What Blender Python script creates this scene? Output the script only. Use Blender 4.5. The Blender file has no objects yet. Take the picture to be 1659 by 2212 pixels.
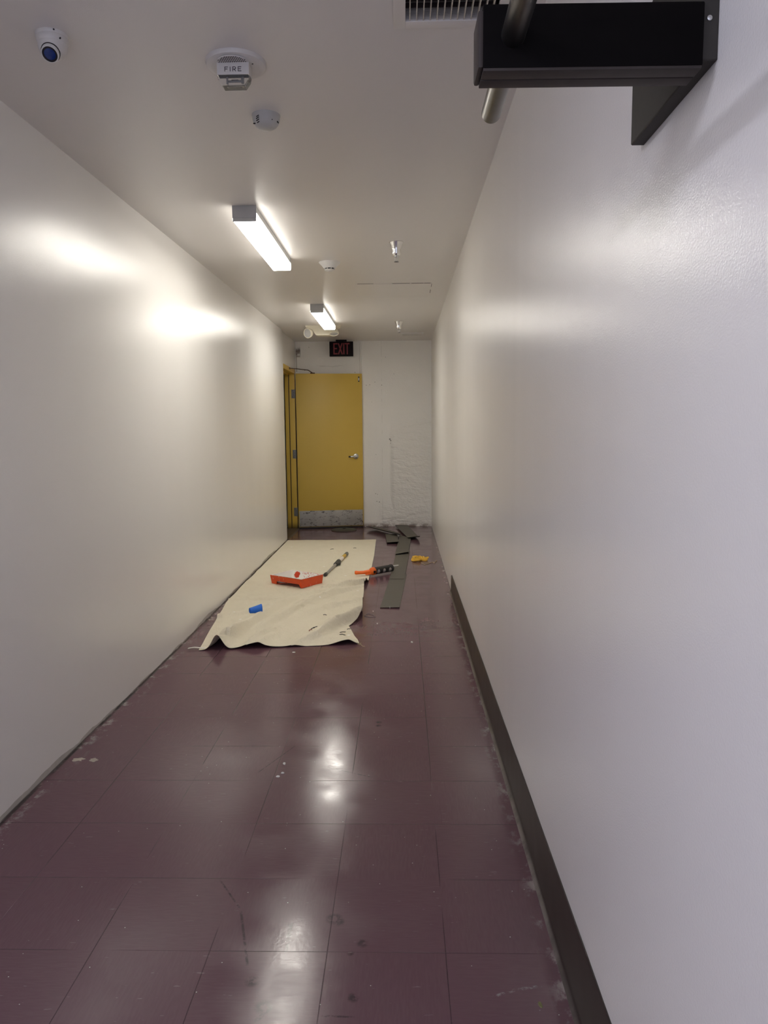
import bpy, bmesh, math, random
from mathutils import Vector, Matrix, noise as mnoise

random.seed(7)
S = bpy.context.scene
COL = S.collection

# ---------------------------------------------------------------- camera
def rotm(yaw, pitch, roll):
    return (Matrix.Rotation(yaw, 3, 'Z') @ Matrix.Rotation(math.pi / 2 - pitch, 3, 'X')
            @ Matrix.Rotation(roll, 3, 'Z'))
CAM_H = 1.34
cd = bpy.data.cameras.new('camera')
cam = bpy.data.objects.new('camera', cd)
COL.objects.link(cam)
cd.sensor_fit = 'HORIZONTAL'
cd.sensor_width = 36.0
cd.lens = 1592.6 / 1659 * 36.0
cd.clip_start = 0.02
cam.matrix_world = Matrix.Translation((0, 0, CAM_H)) @ rotm(0.025, 0.114, -0.009).to_4x4()
S.camera = cam

# ---------------------------------------------------------------- view, world, lights
S.view_settings.view_transform = 'Standard'
S.view_settings.look = 'None'
S.view_settings.gamma = 1.0
S.view_settings.use_curve_mapping = False
S.view_settings.exposure = 0.36
S.cycles.max_bounces = 14
S.cycles.diffuse_bounces = 10
S.cycles.sample_clamp_indirect = 8.0

LAMP_STRENGTH = 27.0
LAMP_SIDE = 5.5
ENTRY_POWER = 13.5
ENTRY_COLOR = (0.82, 0.83, 1.0)
LAMP_COLOR = (1.0, 0.955, 0.865)
DAY_POWER = 7.0
DAY_COLOR = (0.80, 0.81, 1.0)
w = bpy.data.worlds.new('world')
S.world = w
w.use_nodes = True
bg = w.node_tree.nodes['Background']
bg.inputs[0].default_value = (0.72, 0.78, 1.0, 1)
bg.inputs[1].default_value = 1.0
Y0 = -1.6            # the corridor's open end, behind the camera
ld = bpy.data.lights.new('daylight_from_entrance', 'AREA')
ld.shape = 'RECTANGLE'
ld.size, ld.size_y = 1.6, 2.2
ld.energy = DAY_POWER
ld.color = DAY_COLOR
lo = bpy.data.objects.new('daylight_from_entrance', ld)
COL.objects.link(lo)
lo.location = (-0.5, Y0 - 0.1, 1.2)
lo.rotation_euler = (math.radians(90), 0, 0)

# the entrance's own ceiling tube, above and behind the camera (it throws the rod's shadow on the wall)
ed_ = bpy.data.lights.new('entrance_tube', 'AREA')
ed_.shape = 'RECTANGLE'
ed_.size, ed_.size_y = 0.14, 0.55
ed_.energy = ENTRY_POWER
ed_.color = ENTRY_COLOR
eo = bpy.data.objects.new('entrance_tube', ed_)
COL.objects.link(eo)
eo.location = (-1.12, 0.12, 2.42)

# ---------------------------------------------------------------- material helpers
class NT:
    def __init__(s, name):
        s.m = bpy.data.materials.new(name)
        s.m.use_nodes = True
        s.t = s.m.node_tree
        s.t.nodes.clear()
        s.out = s.t.nodes.new('ShaderNodeOutputMaterial')
        s.b = s.t.nodes.new('ShaderNodeBsdfPrincipled')
        s.t.links.new(s.b.outputs[0], s.out.inputs[0])
        s.tc = s.t.nodes.new('ShaderNodeTexCoord')
        s.P = s.tc.outputs['Object']
        sp = s.t.nodes.new('ShaderNodeSeparateXYZ')
        s.t.links.new(s.P, sp.inputs[0])
        s.X, s.Y, s.Z = sp.outputs
    def put(s, sock, v):
        if isinstance(v, bpy.types.NodeSocket):
            s.t.links.new(v, sock)
        elif isinstance(v, (tuple, list)):
            sock.default_value = tuple(v) + ((1,) if len(v) == 3 and len(sock.default_value) == 4 else ())
        else:
            sock.default_value = v
    def set(s, **k):
        names = dict(color='Base Color', rough='Roughness', metal='Metallic', normal='Normal',
                     spec='Specular IOR Level', trans='Transmission Weight', ior='IOR',
                     ecolor='Emission Color', estr='Emission Strength', alpha='Alpha',
                     coat='Coat Weight', coatr='Coat Roughness', sheen='Sheen Weight')
        for a, v in k.items():
            s.put(s.b.inputs[names[a]], v)
        return s
    def M(s, op, a, b=0.0, c=0.0):
        n = s.t.nodes.new('ShaderNodeMath')
        n.operation = op
        for i, v in enumerate((a, b, c)):
            s.put(n.inputs[i], v)
        return n.outputs[0]
    def vec(s, x, y, z):
        n = s.t.nodes.new('ShaderNodeCombineXYZ')
        for i, v in enumerate((x, y, z)):
            s.put(n.inputs[i], v)
        return n.outputs[0]
    def scaled(s, sx, sy, sz):
        n = s.t.nodes.new('ShaderNodeVectorMath')
        n.operation = 'MULTIPLY'
        s.put(n.inputs[0], s.P)
        n.inputs[1].default_value = (sx, sy, sz)
        return n.outputs[0]
    def noise(s, scale, detail=2.0, rough=0.5, vec=None):
        n = s.t.nodes.new('ShaderNodeTexNoise')
        s.put(n.inputs['Vector'], vec if vec is not None else s.P)
        n.inputs['Scale'].default_value = scale
        n.inputs['Detail'].default_value = detail
        n.inputs['Roughness'].default_value = rough
        return n.outputs[0]
    def voro(s, scale, vec=None):
        n = s.t.nodes.new('ShaderNodeTexVoronoi')
        s.put(n.inputs['Vector'], vec if vec is not None else s.P)
        n.inputs['Scale'].default_value = scale
        return n.outputs
    def wn(s, vec):
        n = s.t.nodes.new('ShaderNodeTexWhiteNoise')
        s.put(n.inputs['Vector'], vec)
        return n.outputs[0]
    def step(s, v, a, b, lo=0.0, hi=1.0):
        n = s.t.nodes.new('ShaderNodeMapRange')
        n.interpolation_type = 'SMOOTHSTEP'
        s.put(n.inputs[0], v)
        for i, x in enumerate((a, b, lo, hi)):
            s.put(n.inputs[i + 1], x)
        return n.outputs[0]
    def mix(s, f, a, b):
        n = s.t.nodes.new('ShaderNodeMix')
        n.data_type = 'RGBA'
        s.put(n.inputs[0], f)
        s.put(n.inputs[6], a)
        s.put(n.inputs[7], b)
        return n.outputs[2]
    def bump(s, h, dist, strength=1.0, prev=None):
        n = s.t.nodes.new('ShaderNodeBump')
        n.inputs['Distance'].default_value = dist
        n.inputs['Strength'].default_value = strength
        s.put(n.inputs['Height'], h)
        if prev is not None:
            s.put(n.inputs['Normal'], prev)
        return n.outputs[0]
    def dist(s, p):
        n = s.t.nodes.new('ShaderNodeVectorMath')
        n.operation = 'DISTANCE'
        s.put(n.inputs[0], s.P)
        n.inputs[1].default_value = p
        return n.outputs['Value']
    def seg(s, ax, ay, bx, by, w):
        """a thin straight mark on the floor from a to b"""
        L = math.hypot(bx - ax, by - ay)
        ux, uy = (bx - ax) / L, (by - ay) / L
        px, py = s.M('SUBTRACT', s.X, ax), s.M('SUBTRACT', s.Y, ay)
        t = s.M('ADD', s.M('MULTIPLY', px, ux), s.M('MULTIPLY', py, uy))
        d = s.M('ABSOLUTE', s.M('SUBTRACT', s.M('MULTIPLY', px, uy), s.M('MULTIPLY', py, ux)))
        m = s.step(d, w, w * 0.3)
        return s.M('MULTIPLY', m, s.M('MULTIPLY', s.step(t, 0, 0.02), s.step(t, L, L - 0.02)))
    def spots(s, pts):
        acc = None
        for p, r in pts:
            m = s.step(s.dist(p), r * 0.95, r * 0.3)
            acc = m if acc is None else s.M('MAXIMUM', acc, m)
        return acc

def simple(name, color, rough=0.5, metal=0.0, var=0.06, scale=40.0, bump=0.0, **k):
    n = NT(name)
    f = n.noise(scale, 3)
    dark = tuple(c * (1 - var) for c in color)
    lite = tuple(min(1, c * (1 + var)) for c in color)
    n.set(color=n.mix(f, dark, lite), rough=rough, metal=metal, **k)
    if bump:
        n.set(normal=n.bump(f, bump))
    return n.m

MAT = {}
def wall_paint(name, color, rough, along):
    n = NT(name)
    b = n.bump(n.noise(300, 2, 0.55), 0.00042 if along == 'wall' else 0.0003)
    c = n.mix(0.0, color, color)
    if along == 'wall':
        # bare strip at the foot where the skirting was pulled off, with a ragged paint edge
        top = n.M('ADD', 0.004, n.M('MULTIPLY', n.step(n.noise(1.3, 5, 0.55), 0.36, 0.70), 0.030))
        foot = n.step(n.M('SUBTRACT', n.Z, top), 0.002, -0.002)
        c = n.mix(n.M('MULTIPLY', foot, n.step(n.X, -1.0, -1.2, 0.3, 0.8)), c, n.mix(n.noise(20, 4, 0.6), (0.30, 0.28, 0.25), (0.52, 0.49, 0.44)))
        crack = n.M('MULTIPLY', n.step(n.Z, 0.007, 0.003), n.step(n.noise(6, 4, 0.6), 0.35, 0.5))
        c = n.mix(n.M('MULTIPLY', crack, n.step(n.X, -1.0, -1.2, 0.0, 0.8)), c, (0.05, 0.045, 0.04))
    n.set(color=c, rough=rough, normal=b)
    return n.m
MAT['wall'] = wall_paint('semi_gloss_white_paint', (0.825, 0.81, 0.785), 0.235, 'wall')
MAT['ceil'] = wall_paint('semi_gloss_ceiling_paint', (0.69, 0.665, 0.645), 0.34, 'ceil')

def end_wall_mat():
    n = NT('rough_painted_masonry')
    region = n.M('MULTIPLY', n.step(n.X, -0.17, -0.10), n.step(n.Z, 1.9, 0.9))
    low = n.step(n.Z, 0.45, 0.15)
    reg = n.M('MAXIMUM', region, n.M('MULTIPLY', low, n.step(n.X, -0.35, -0.2)))
    lay = n.noise(7, 5, 0.62, n.scaled(0.6, 1, 1.5))
    cr = n.M('ABSOLUTE', n.M('SUBTRACT', n.noise(4.5, 3, 0.55, n.scaled(0.42, 1, 1.5)), 0.5))
    crease = n.step(cr, 0.0, 0.035)
    patchy = n.M('MULTIPLY', reg, n.step(n.noise(3.2, 2), 0.38, 0.62))
    b = n.bump(n.M('MULTIPLY', lay, reg), 0.030)
    b = n.bump(n.M('MULTIPLY', crease, patchy), 0.0045, 1, b)
    b = n.bump(n.M('MULTIPLY', n.noise(22, 4, 0.6), reg), 0.008, 1, b)
    b = n.bump(n.noise(60, 4, 0.6), 0.0025, 1, b)
    c = n.mix(n.noise(4, 3), (0.86, 0.845, 0.81), (0.90, 0.885, 0.855))
    z = 9.97
    pits = n.spots([((-0.162, z, 1.185), .016), ((-0.150, z, 1.165), .013), ((-0.152, z, 1.13), .007), ((-0.47, z, 1.905), .007),
                    ((-0.425, z, 1.91), .007), ((-0.355, z, 1.945), .007), ((-0.265, z, 1.905), .008),
                    ((-0.10, z, 2.05), .006), ((-0.36, z, 0.45), .008), ((-0.335, z, 0.44), .007),
                    ((-0.345, z, .345), .008), ((-0.31, z, 0.335), .01), ((-0.35, z, 0.98), .006), ((-0.62, z, 2.075), .008),
                    ((-0.40, z, 1.68), .005), ((-0.21, z, 2.27), .006), ((-1.29, z, 2.11), .010), ((-1.23, z, 2.41), .007)])
    c = n.mix(n.M('MULTIPLY', pits, 0.8), c, (0.09, 0.09, 0.08))
    seam = n.M('MULTIPLY', n.step(n.M('ABSOLUTE', n.M('ADD', n.X, 0.265)), 0.004, 0.001), n.step(n.noise(9), 0.45, 0.6))
    crackz = n.M('ADD', 2.13, n.M('MULTIPLY', n.noise(7), 0.07))
    crack = n.M('MULTIPLY', n.step(n.M('ABSOLUTE', n.M('SUBTRACT', n.Z, crackz)), 0.006, 0.002),
                n.M('MULTIPLY', n.step(n.X, -1.15, -1.05), n.step(n.X, -0.72, -0.85)))
    c = n.mix(n.M('MULTIPLY', n.M('MAXIMUM', seam, crack), 0.28), c, (0.25, 0.23, 0.2))
    low_brown = n.M('MULTIPLY', n.step(n.Z, 0.07, 0.0), n.step(n.noise(12, 4, 0.6), 0.35, 0.6))  # brown dirt along the foot of the wall
    c = n.mix(n.M('MULTIPLY', low_brown, 0.85), c, (0.13, 0.08, 0.05))
    n.set(color=c, rough=0.5, normal=b)
    return n.m
MAT['endwall'] = end_wall_mat()

def floor_mat():
    n = NT('plum_vinyl_tile')
    T = 0.3045
    u = n.M('DIVIDE', n.M('ADD', n.X, 0.200), T)
    v = n.M('DIVIDE', n.M('SUBTRACT', n.Y, 2.987), 0.3085)
    iu, iv = n.M('FLOOR', u), n.M('FLOOR', v)
    def line(t, half):
        f = n.M('ABSOLUTE', n.M('SUBTRACT', n.M('FRACT', n.M('ADD', t, 0.5)), 0.5))
        return n.step(f, half, half * 0.35)
    lu = n.M('MULTIPLY', line(u, 0.0048), n.step(n.noise(2.2, 2), 0.40, 0.52))
    lv = n.M('MULTIPLY', line(v, 0.0048), n.step(n.noise(2.0, 2, .5, n.scaled(1, 1.4, 1)), 0.40, 0.55))
    joint = n.M('MAXIMUM', lu, lv)
    tid = n.wn(n.vec(iu, iv, 0.0))
    odd = n.M('MODULO', n.M('ADD', n.M('ADD', iu, iv), 100.0), 2.0)
    grain_a = n.noise(80, 3, 0.6, n.scaled(0.25, 2.0, 1))
    grain_b = n.noise(80, 3, 0.6, n.scaled(2.0, 0.25, 1))
    g = n.M('ADD', n.M('MULTIPLY', grain_a, n.M('SUBTRACT', 1.0, odd)), n.M('MULTIPLY', grain_b, odd))
    c = n.mix(n.step(g, 0.3, 0.75), (0.122, 0.062, 0.076), (0.135, 0.070, 0.084))
    c = n.mix(n.M('MULTIPLY', tid, 0.25), c, (0.135, 0.066, 0.086))
    # scuffs: dark smears and pale scratches
    smear = n.step(n.noise(6.5, 5, 0.65), 0.69, 0.78)
    c = n.mix(n.M('MULTIPLY', smear, 0.15), c, (0.028, 0.016, 0.016))
    scr = n.M('MULTIPLY', n.step(n.noise(26, 5, 0.7, n.scaled(0.5, 2.0, 1)), 0.69, 0.76), n.step(n.noise(3, 2), 0.5, 0.62))
    c = n.mix(n.M('MULTIPLY', scr, 0.5), c, (0.36, 0.31, 0.30))
    vv = n.voro(34)
    vo = n.M('MULTIPLY', n.step(vv[0], 0.06, 0.03), n.step(n.wn(vv[2]), 0.74, 0.76))
    c = n.mix(vo, c, (0.58, 0.54, 0.48))
    fl = n.M('MULTIPLY', n.step(n.noise(70, 2, 0.5, n.scaled(0.35, 1.6, 1)), 0.70, 0.74), n.step(n.noise(4, 3), 0.42, 0.58))
    c = n.mix(n.M('MULTIPLY', fl, 0.45), c, (0.27, 0.20, 0.20))
    dk = n.spots([((-.194, 1.882, 0), .030), ((-.180, 1.870, 0), .022), ((-.111, 1.786, 0), .021), ((-.140, 1.748, 0), .012), ((-.373, 1.649, 0), .024),
                  ((-.33, 1.57, 0), .030), ((-.114, 3.244, 0), .020), ((-.113, 3.202, 0), .018), ((-.125, 1.60, 0), .020)])
    for g_ in ((-.309, 2.793, -.119, 2.705, .004), (-.554, 2.056, -.46, 1.918, .004), (-.46, 1.918, -.394, 1.696, .005), (-.197, 1.545, -.112, 1.543, .004),
               (-.574, 2.74, -.458, 2.995, .003), (-.30, 1.585, -.347, 1.52, .008), (-.31, 1.871, -.305, 1.746, .008)):
        dk = n.M('MAXIMUM', dk, n.seg(*g_))
    dk = n.M('MULTIPLY', dk, n.step(n.noise(45, 4, 0.7), 0.38, 0.56))
    c = n.mix(n.M('MULTIPLY', dk, 0.7), c, (0.026, 0.018, 0.018))
    pale = n.M('MULTIPLY', n.M('MAXIMUM', n.seg(.202, 1.606, .27, 1.632, .006), n.seg(.262, 1.630, .334, 1.644, .006)), n.step(n.noise(60, 4, 0.7), 0.45, 0.6))
    c = n.mix(n.M('MULTIPLY', pale, 0.6), c, (0.30, 0.27, 0.26))
    # chalky rim where the skirting was stripped off along both walls
    e1 = n.step(n.X, -1.305, -1.385)
    e2 = n.step(n.X, 0.33, 0.40)
    edge = n.M('MAXIMUM', e1, e2)
    en = n.step(n.noise(9, 6, 0.68, n.scaled(1.5, 1, 1)), 0.50, 0.64)
    c = n.mix(n.M('MULTIPLY', n.M('MULTIPLY', edge, en), 0.75), c, (0.40, 0.37, 0.34))
    gap = n.M('MAXIMUM', n.step(n.X, -1.374, -1.381), n.step(n.X, 0.388, 0.394))
    c = n.mix(n.M('MULTIPLY', gap, n.step(n.noise(5, 3), 0.35, 0.55, 0.15, 0.8)), c, (0.03, 0.027, 0.024))
    c = n.mix(n.M('MULTIPLY', joint, 0.55), c, (0.018, 0.010, 0.012))
    rough = n.step(n.noise(5, 4, 0.6), 0.3, 0.75, 0.13, 0.24)
    rough = n.M('ADD', rough, n.M('MULTIPLY', smear, 0.15))
    rough = n.M('ADD', rough, n.M('MULTIPLY', n.M('SUBTRACT', g, 0.5), 0.10))
    b = n.bump(n.noise(90, 3), 0.00010)
    b = n.bump(joint, -0.0012, 1, b)
    b = n.bump(grain_a, 0.00005, 1, b)
    n.set(color=c, rough=rough, normal=b, spec=0.36)
    return n.m
MAT['floor'] = floor_mat()

def yellow_mat():
    n = NT('mustard_door_paint')
    c = n.mix(n.noise(3.5, 4, 0.6), (0.64, 0.435, 0.072), (0.67, 0.46, 0.080))
    chips = n.step(n.noise(30, 4, 0.7), 0.735, 0.76)
    lowm = n.step(n.Z, 0.45, 0.25, 0.25, 1.0)
    c = n.mix(n.M('MULTIPLY', chips, lowm), c, (0.06, 0.035, 0.015))
    low_brown = n.M('MULTIPLY', n.step(n.Z, 0.12, 0.0), 0.85)  # paint turns dark brown towards the bottom
    c = n.mix(low_brown, c, (0.035, 0.022, 0.012))
    n.set(color=c, rough=0.42, normal=n.bump(n.noise(120, 3), 0.0003))
    return n.m
MAT['yellow'] = yellow_mat()

def kick_mat():
    n = NT('scuffed_steel_kick_plate')
    s1 = n.step(n.noise(34, 6, 0.75, n.scaled(0.55, 1, 1.2)), 0.55, 0.62)
    s1 = n.M('MULTIPLY', s1, n.step(n.X, -1.25, -0.95, 0.15, 1.0))
    c = n.mix(n.noise(6, 4, 0.6), (0.30, 0.29, 0.27), (0.48, 0.46, 0.435))
    c = n.mix(n.M('MULTIPLY', s1, 0.85), c, (0.05, 0.045, 0.04))
    n.set(color=c, metal=0.35, rough=0.5, normal=n.bump(n.noise(20, 3), 0.0008))
    return n.m
MAT['kick'] = kick_mat()

def cloth_mat():
    n = NT('cream_canvas')
    c = n.mix(n.noise(5, 4, 0.6), (0.69, 0.635, 0.495), (0.77, 0.715, 0.575))
    weave = n.noise(260, 2)
    st = n.step(n.noise(5.5, 5, 0.65, n.scaled(1, 0.6, 1)), 0.66, 0.74)
    c = n.mix(n.M('MULTIPLY', st, 0.35), c, (0.40, 0.35, 0.25))
    mark = n.M('MULTIPLY', n.step(n.dist((-1.07, 5.62, 0.0)), 0.10, 0.04), n.step(n.noise(14, 4, 0.6), 0.42, 0.58))
    c = n.mix(n.M('MULTIPLY', mark, 0.55), c, (0.20, 0.17, 0.12))
    vv = n.voro(11)
    drop = n.M('MULTIPLY', n.step(vv[0], 0.16, 0.10), n.step(n.wn(vv[2]), 0.80, 0.82))
    c = n.mix(drop, c, (0.86, 0.84, 0.79))
    b = n.bump(n.noise(11, 5, 0.6, n.scaled(1.0, 0.8, 1)), 0.026)
    b = n.bump(n.noise(34, 4, 0.6), 0.0022, 1, b)
    b = n.bump(weave, 0.0004, 1, b)
    n.set(color=c, rough=0.95, normal=b, spec=0.15)
    return n.m
MAT['cloth'] = cloth_mat()

def orange_mat():
    n = NT('orange_tray_plastic')
    c = n.mix(n.noise(20, 3), (0.60, 0.060, 0.008), (0.72, 0.085, 0.012))
    dr = n.step(n.noise(24, 3, 0.6, n.scaled(1.0, 1.3, 0.25)), 0.585, 0.61)
    up = n.step(n.Z, 0.0, 0.075, 0.25, 1.0)
    c = n.mix(n.M('MULTIPLY', dr, up), c, (0.84, 0.82, 0.78))
    n.set(color=c, rough=0.38)
    return n.m
MAT['orange'] = orange_mat()

def wetpaint_mat():
    n = NT('white_paint_film')
    patch = n.step(n.M('ADD', n.dist((-0.105, 0.115, 0.045)), n.M('MULTIPLY', n.noise(60, 3), 0.03)), 0.050, 0.042)
    spec = n.M('MULTIPLY', n.step(n.noise(85, 3, 0.6), 0.56, 0.60), n.step(n.X, -0.07, 0.0))
    spec = n.M('MULTIPLY', spec, n.step(n.Y, 0.05, 0.10))
    m = n.M('MAXIMUM', patch, spec)
    c = n.mix(m, (0.90, 0.885, 0.84), (0.62, 0.05, 0.012))
    n.set(color=c, rough=0.30)
    return n.m
MAT['wetpaint'] = wetpaint_mat()

def dark_paint():
    n = NT('black_painted_wood')
    g = n.noise(30, 4, 0.6, n.scaled(0.25, 1, 1))
    c = n.mix(g, (0.003, 0.0026, 0.0028), (0.006, 0.005, 0.005))
    c = n.mix(n.M('MULTIPLY', n.step(n.noise(40, 4, 0.7), 0.70, 0.74), 0.5), c, (0.12, 0.09, 0.08))
    n.set(color=c, rough=0.5, spec=0.03, normal=n.bump(g, 0.0006))
    return n.m
MAT['black'] = dark_paint()

def lamp_mat(name, power):
    n = NT(name)
    n.set(color=(0.9, 0.9, 0.88), rough=0.3, ecolor=LAMP_COLOR,
          estr=n.M('MULTIPLY', n.step(n.noise(3, 2), 0.2, 0.8, 0.92, 1.06), power))
    return n.m
MAT['lamp'] = lamp_mat('glowing_acrylic_lens', LAMP_STRENGTH)
MAT['lampside'] = lamp_mat('glowing_prismatic_lens_side', LAMP_SIDE)

MAT['darkbrown'] = simple('dark_brown_bracket_tone', (0.042, 0.034, 0.031), 0.5, 0.0, 0.3, 25, 0.0006, spec=0.2)  # lighter and browner than the arm, for its underside and end cap
MAT['greypaint'] = simple('dark_grey_brown_paint', (0.040, 0.036, 0.032), 0.55, 0.0, 0.12, 60, spec=0.2)
MAT['lampmetal'] = simple('white_enamel_lamp_housing', (0.55, 0.55, 0.54), 0.4)
MAT['capgrey'] = simple('grey_lamp_end_plate', (0.42, 0.42, 0.42), 0.45)
MAT['plastic'] = simple('off_white_plastic', (0.60, 0.58, 0.56), 0.42)
MAT['whiteplastic'] = simple('white_plastic', (0.66, 0.65, 0.63), 0.35)
MAT['sensordim'] = simple('dimmed_white_plastic', (0.46, 0.46, 0.45), 0.4)  # white plastic darkened: the sensor's weaker light is put into the colour
MAT['cream'] = simple('cream_plastic', (0.80, 0.75, 0.60), 0.4)
MAT['chrome'] = simple('polished_chrome', (0.72, 0.71, 0.69), 0.10, 1.0, 0.02)
MAT['satin'] = simple('satin_nickel', (0.55, 0.55, 0.54), 0.28, 1.0, 0.04)
MAT['steel'] = simple('worn_steel_rod', (0.15, 0.14, 0.13), 0.36, 1.0, 0.25, 60)
MAT['hinge'] = simple('dull_grey_hinge', (0.22, 0.22, 0.22), 0.5, 0.6)
MAT['darkhole'] = simple('dark_slot', (0.010, 0.009, 0.010), 0.7)
MAT['duct'] = simple('dark_duct_sheet', (0.055, 0.040, 0.040), 0.55, 0.2, 0.3, 20)
MAT['bars'] = simple('ivory_grille_bars', (0.62, 0.58, 0.50), 0.45)
MAT['lensblue'] = simple('blue_coated_glass', (0.004, 0.030, 0.16), 0.12, 0.0, 0.2, 30, spec=0.8)
MAT['lensring'] = simple('black_lens_ring', (0.010, 0.010, 0.014), 0.25)
MAT['textgrey'] = simple('dark_printed_lettering', (0.035, 0.018, 0.03), 0.5)
MAT['exitblack'] = simple('black_sign_plastic', (0.008, 0.004, 0.005), 0.5, spec=0.1)
MAT['exitred'] = simple('dull_red_lettering', (0.22, 0.018, 0.022), 0.45)
MAT['lenswhite'] = simple('frosted_lamp_glass', (0.48, 0.48, 0.47), 0.25)
MAT['cove'] = simple('olive_grey_vinyl_strip', (0.098, 0.090, 0.073), 0.62, 0.0, 0.10, 30)
def base_mat():
    n = NT('dark_brown_vinyl_base')
    c = n.mix(n.noise(4, 3), (0.017, 0.011, 0.009), (0.027, 0.018, 0.014))
    c = n.mix(n.M('MULTIPLY', n.step(n.Z, 0.020, 0.004), n.step(n.noise(9, 4, 0.6), 0.35, 0.6, 0.35, 1.0)), c, (0.20, 0.175, 0.155))
    n.set(color=c, rough=0.38, normal=n.bump(n.noise(3, 2), 0.006))
    return n.m
MAT['base'] = base_mat()
MAT['dkdisc'] = simple('dark_green_grey_rubber', (0.055, 0.055, 0.042), 0.6)
MAT['pole'] = simple('grey_aluminium_tube', (0.40, 0.38, 0.34), 0.40, 0.5)
MAT['polewhite'] = simple('white_pole_sleeve', (0.78, 0.74, 0.70), 0.4)
MAT['dkgrip'] = simple('dark_grey_grip', (0.045, 0.045, 0.038), 0.55, 0, 0.4, 90)
MAT['greygrip'] = simple('grey_grip', (0.15, 0.15, 0.12), 0.5, 0, 0.3, 60)
MAT['yellowlabel'] = simple('golden_yellow_label', (0.60, 0.38, 0.035), 0.45)
MAT['gunorange'] = simple('bright_orange_plastic', (0.90, 0.16, 0.012), 0.4)
MAT['gunblack'] = simple('black_plastic', (0.016, 0.015, 0.014), 0.45)
MAT['cord'] = simple('yellow_cord', (0.80, 0.50, 0.06), 0.6, 0, 0.25, 120)
MAT['bluetape'] = simple('blue_tape', (0.010, 0.14, 0.62), 0.5)
MAT['wire'] = simple('dark_wire', (0.03, 0.028, 0.02), 0.5)
MAT['wirered'] = simple('copper_red_wire', (0.30, 0.08, 0.04), 0.5)
MAT['paintchip'] = simple('tan_paint_flake', (0.42, 0.36, 0.29), 0.7)
MAT['plasterbit'] = simple('white_plaster_crumb', (0.72, 0.70, 0.65), 0.8)
MAT['thread'] = simple('beige_thread', (0.50, 0.42, 0.26), 0.8)
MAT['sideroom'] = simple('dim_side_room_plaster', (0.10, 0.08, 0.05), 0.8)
MAT['threshold'] = simple('worn_brown_threshold', (0.10, 0.075, 0.055), 0.5, 0.2, 0.3, 25)
def clear_mat():
    n = NT('clear_strobe_lens')
    n.set(color=(0.95, 0.95, 0.93), rough=0.06, trans=0.92, ior=1.45)
    return n.m
MAT['clear'] = clear_mat()

# ---------------------------------------------------------------- mesh helpers
def B():
    return bmesh.new()

def xf(verts, M):
    for v in verts:
        v.co = M @ v.co

def box(bm, lo, hi, bevel=0.0, M=None, seg=2):
    lo, hi = Vector(lo), Vector(hi)
    r = bmesh.ops.create_cube(bm, size=1.0)
    vs = r['verts']
    c, d = (lo + hi) / 2, hi - lo
    for v in vs:
        v.co = Vector((v.co.x * d.x, v.co.y * d.y, v.co.z * d.z)) + c
    if bevel:
        es = list({e for v in vs for e in v.link_edges})
        rb = bmesh.ops.bevel(bm, geom=es, offset=bevel, segments=seg, affect='EDGES', profile=0.6)
        vs = list({v for f in rb['faces'] for v in f.verts} | {v for v in vs if v.is_valid})
    if M is not None:
        xf(vs, M)
    return vs

def frame_axes(d):
    d = Vector(d).normalized()
    a = Vector((0, 0, 1)) if abs(d.z) < 0.9 else Vector((1, 0, 0))
    u = d.cross(a).normalized()
    return u, d.cross(u).normalized(), d

def lathe(bm, prof, center, axis=(0, 0, 1), seg=32, cap0=True, cap1=True):
    """prof: list of (radius, distance along axis)"""
    u, v, d = frame_axes(axis)
    c = Vector(center)
    rings = []
    for r, h in prof:
        rings.append([bm.verts.new(c + d * h + (u * math.cos(t) + v * math.sin(t)) * r)
                      for t in [2 * math.pi * i / seg for i in range(seg)]])
    for a, b in zip(rings, rings[1:]):
        for i in range(seg):
            j = (i + 1) % seg
            bm.faces.new((a[i], a[j], b[j], b[i]))
    if cap0:
        bm.faces.new(list(reversed(rings[0])))
    if cap1:
        bm.faces.new(rings[-1])

def cyl(bm, p0, p1, r0, r1=None, seg=20):
    p0, p1 = Vector(p0), Vector(p1)
    lathe(bm, [(r0, 0), (r0 if r1 is None else r1, (p1 - p0).length)], p0, p1 - p0, seg)

def tube(bm, pts, r, seg=8, closed=False):
    pts = [Vector(p) for p in pts]
    n = len(pts)
    rings = []
    for i, p in enumerate(pts):
        a = pts[(i - 1) % n] if (closed or i) else p
        b = pts[(i + 1) % n] if (closed or i < n - 1) else p
        d = (b - a).normalized()
        up = Vector((0, 0, 1)) if abs(d.z) < 0.95 else Vector((0, 1, 0))
        u = d.cross(up).normalized()
        v = u.cross(d)
        rr = r(i / max(1, n - 1)) if callable(r) else r
        rings.append([bm.verts.new(p + (u * math.cos(t) + v * math.sin(t)) * rr)
                      for t in [2 * math.pi * k / seg for k in range(seg)]])
    m = n if closed else n - 1
    for i in range(m):
        a, b = rings[i], rings[(i + 1) % n]
        for k in range(seg):
            j = (k + 1) % seg
            bm.faces.new((a[k], a[j], b[j], b[k]))
    if not closed:
        bm.faces.new(list(reversed(rings[0])))
        bm.faces.new(rings[-1])

def prism(bm, poly, vec, M=None):
    """closed prism: a polygon of 3D points swept along vec"""
    vec = Vector(vec)
    a = [bm.verts.new(Vector(p)) for p in poly]
    b = [bm.verts.new(Vector(p) + vec) for p in poly]
    bm.faces.new(a)
    bm.faces.new(list(reversed(b)))
    n = len(a)
    for i in range(n):
        j = (i + 1) % n
        bm.faces.new((a[j], a[i], b[i], b[j]))
    if M is not None:
        xf(a + b, M)

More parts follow.
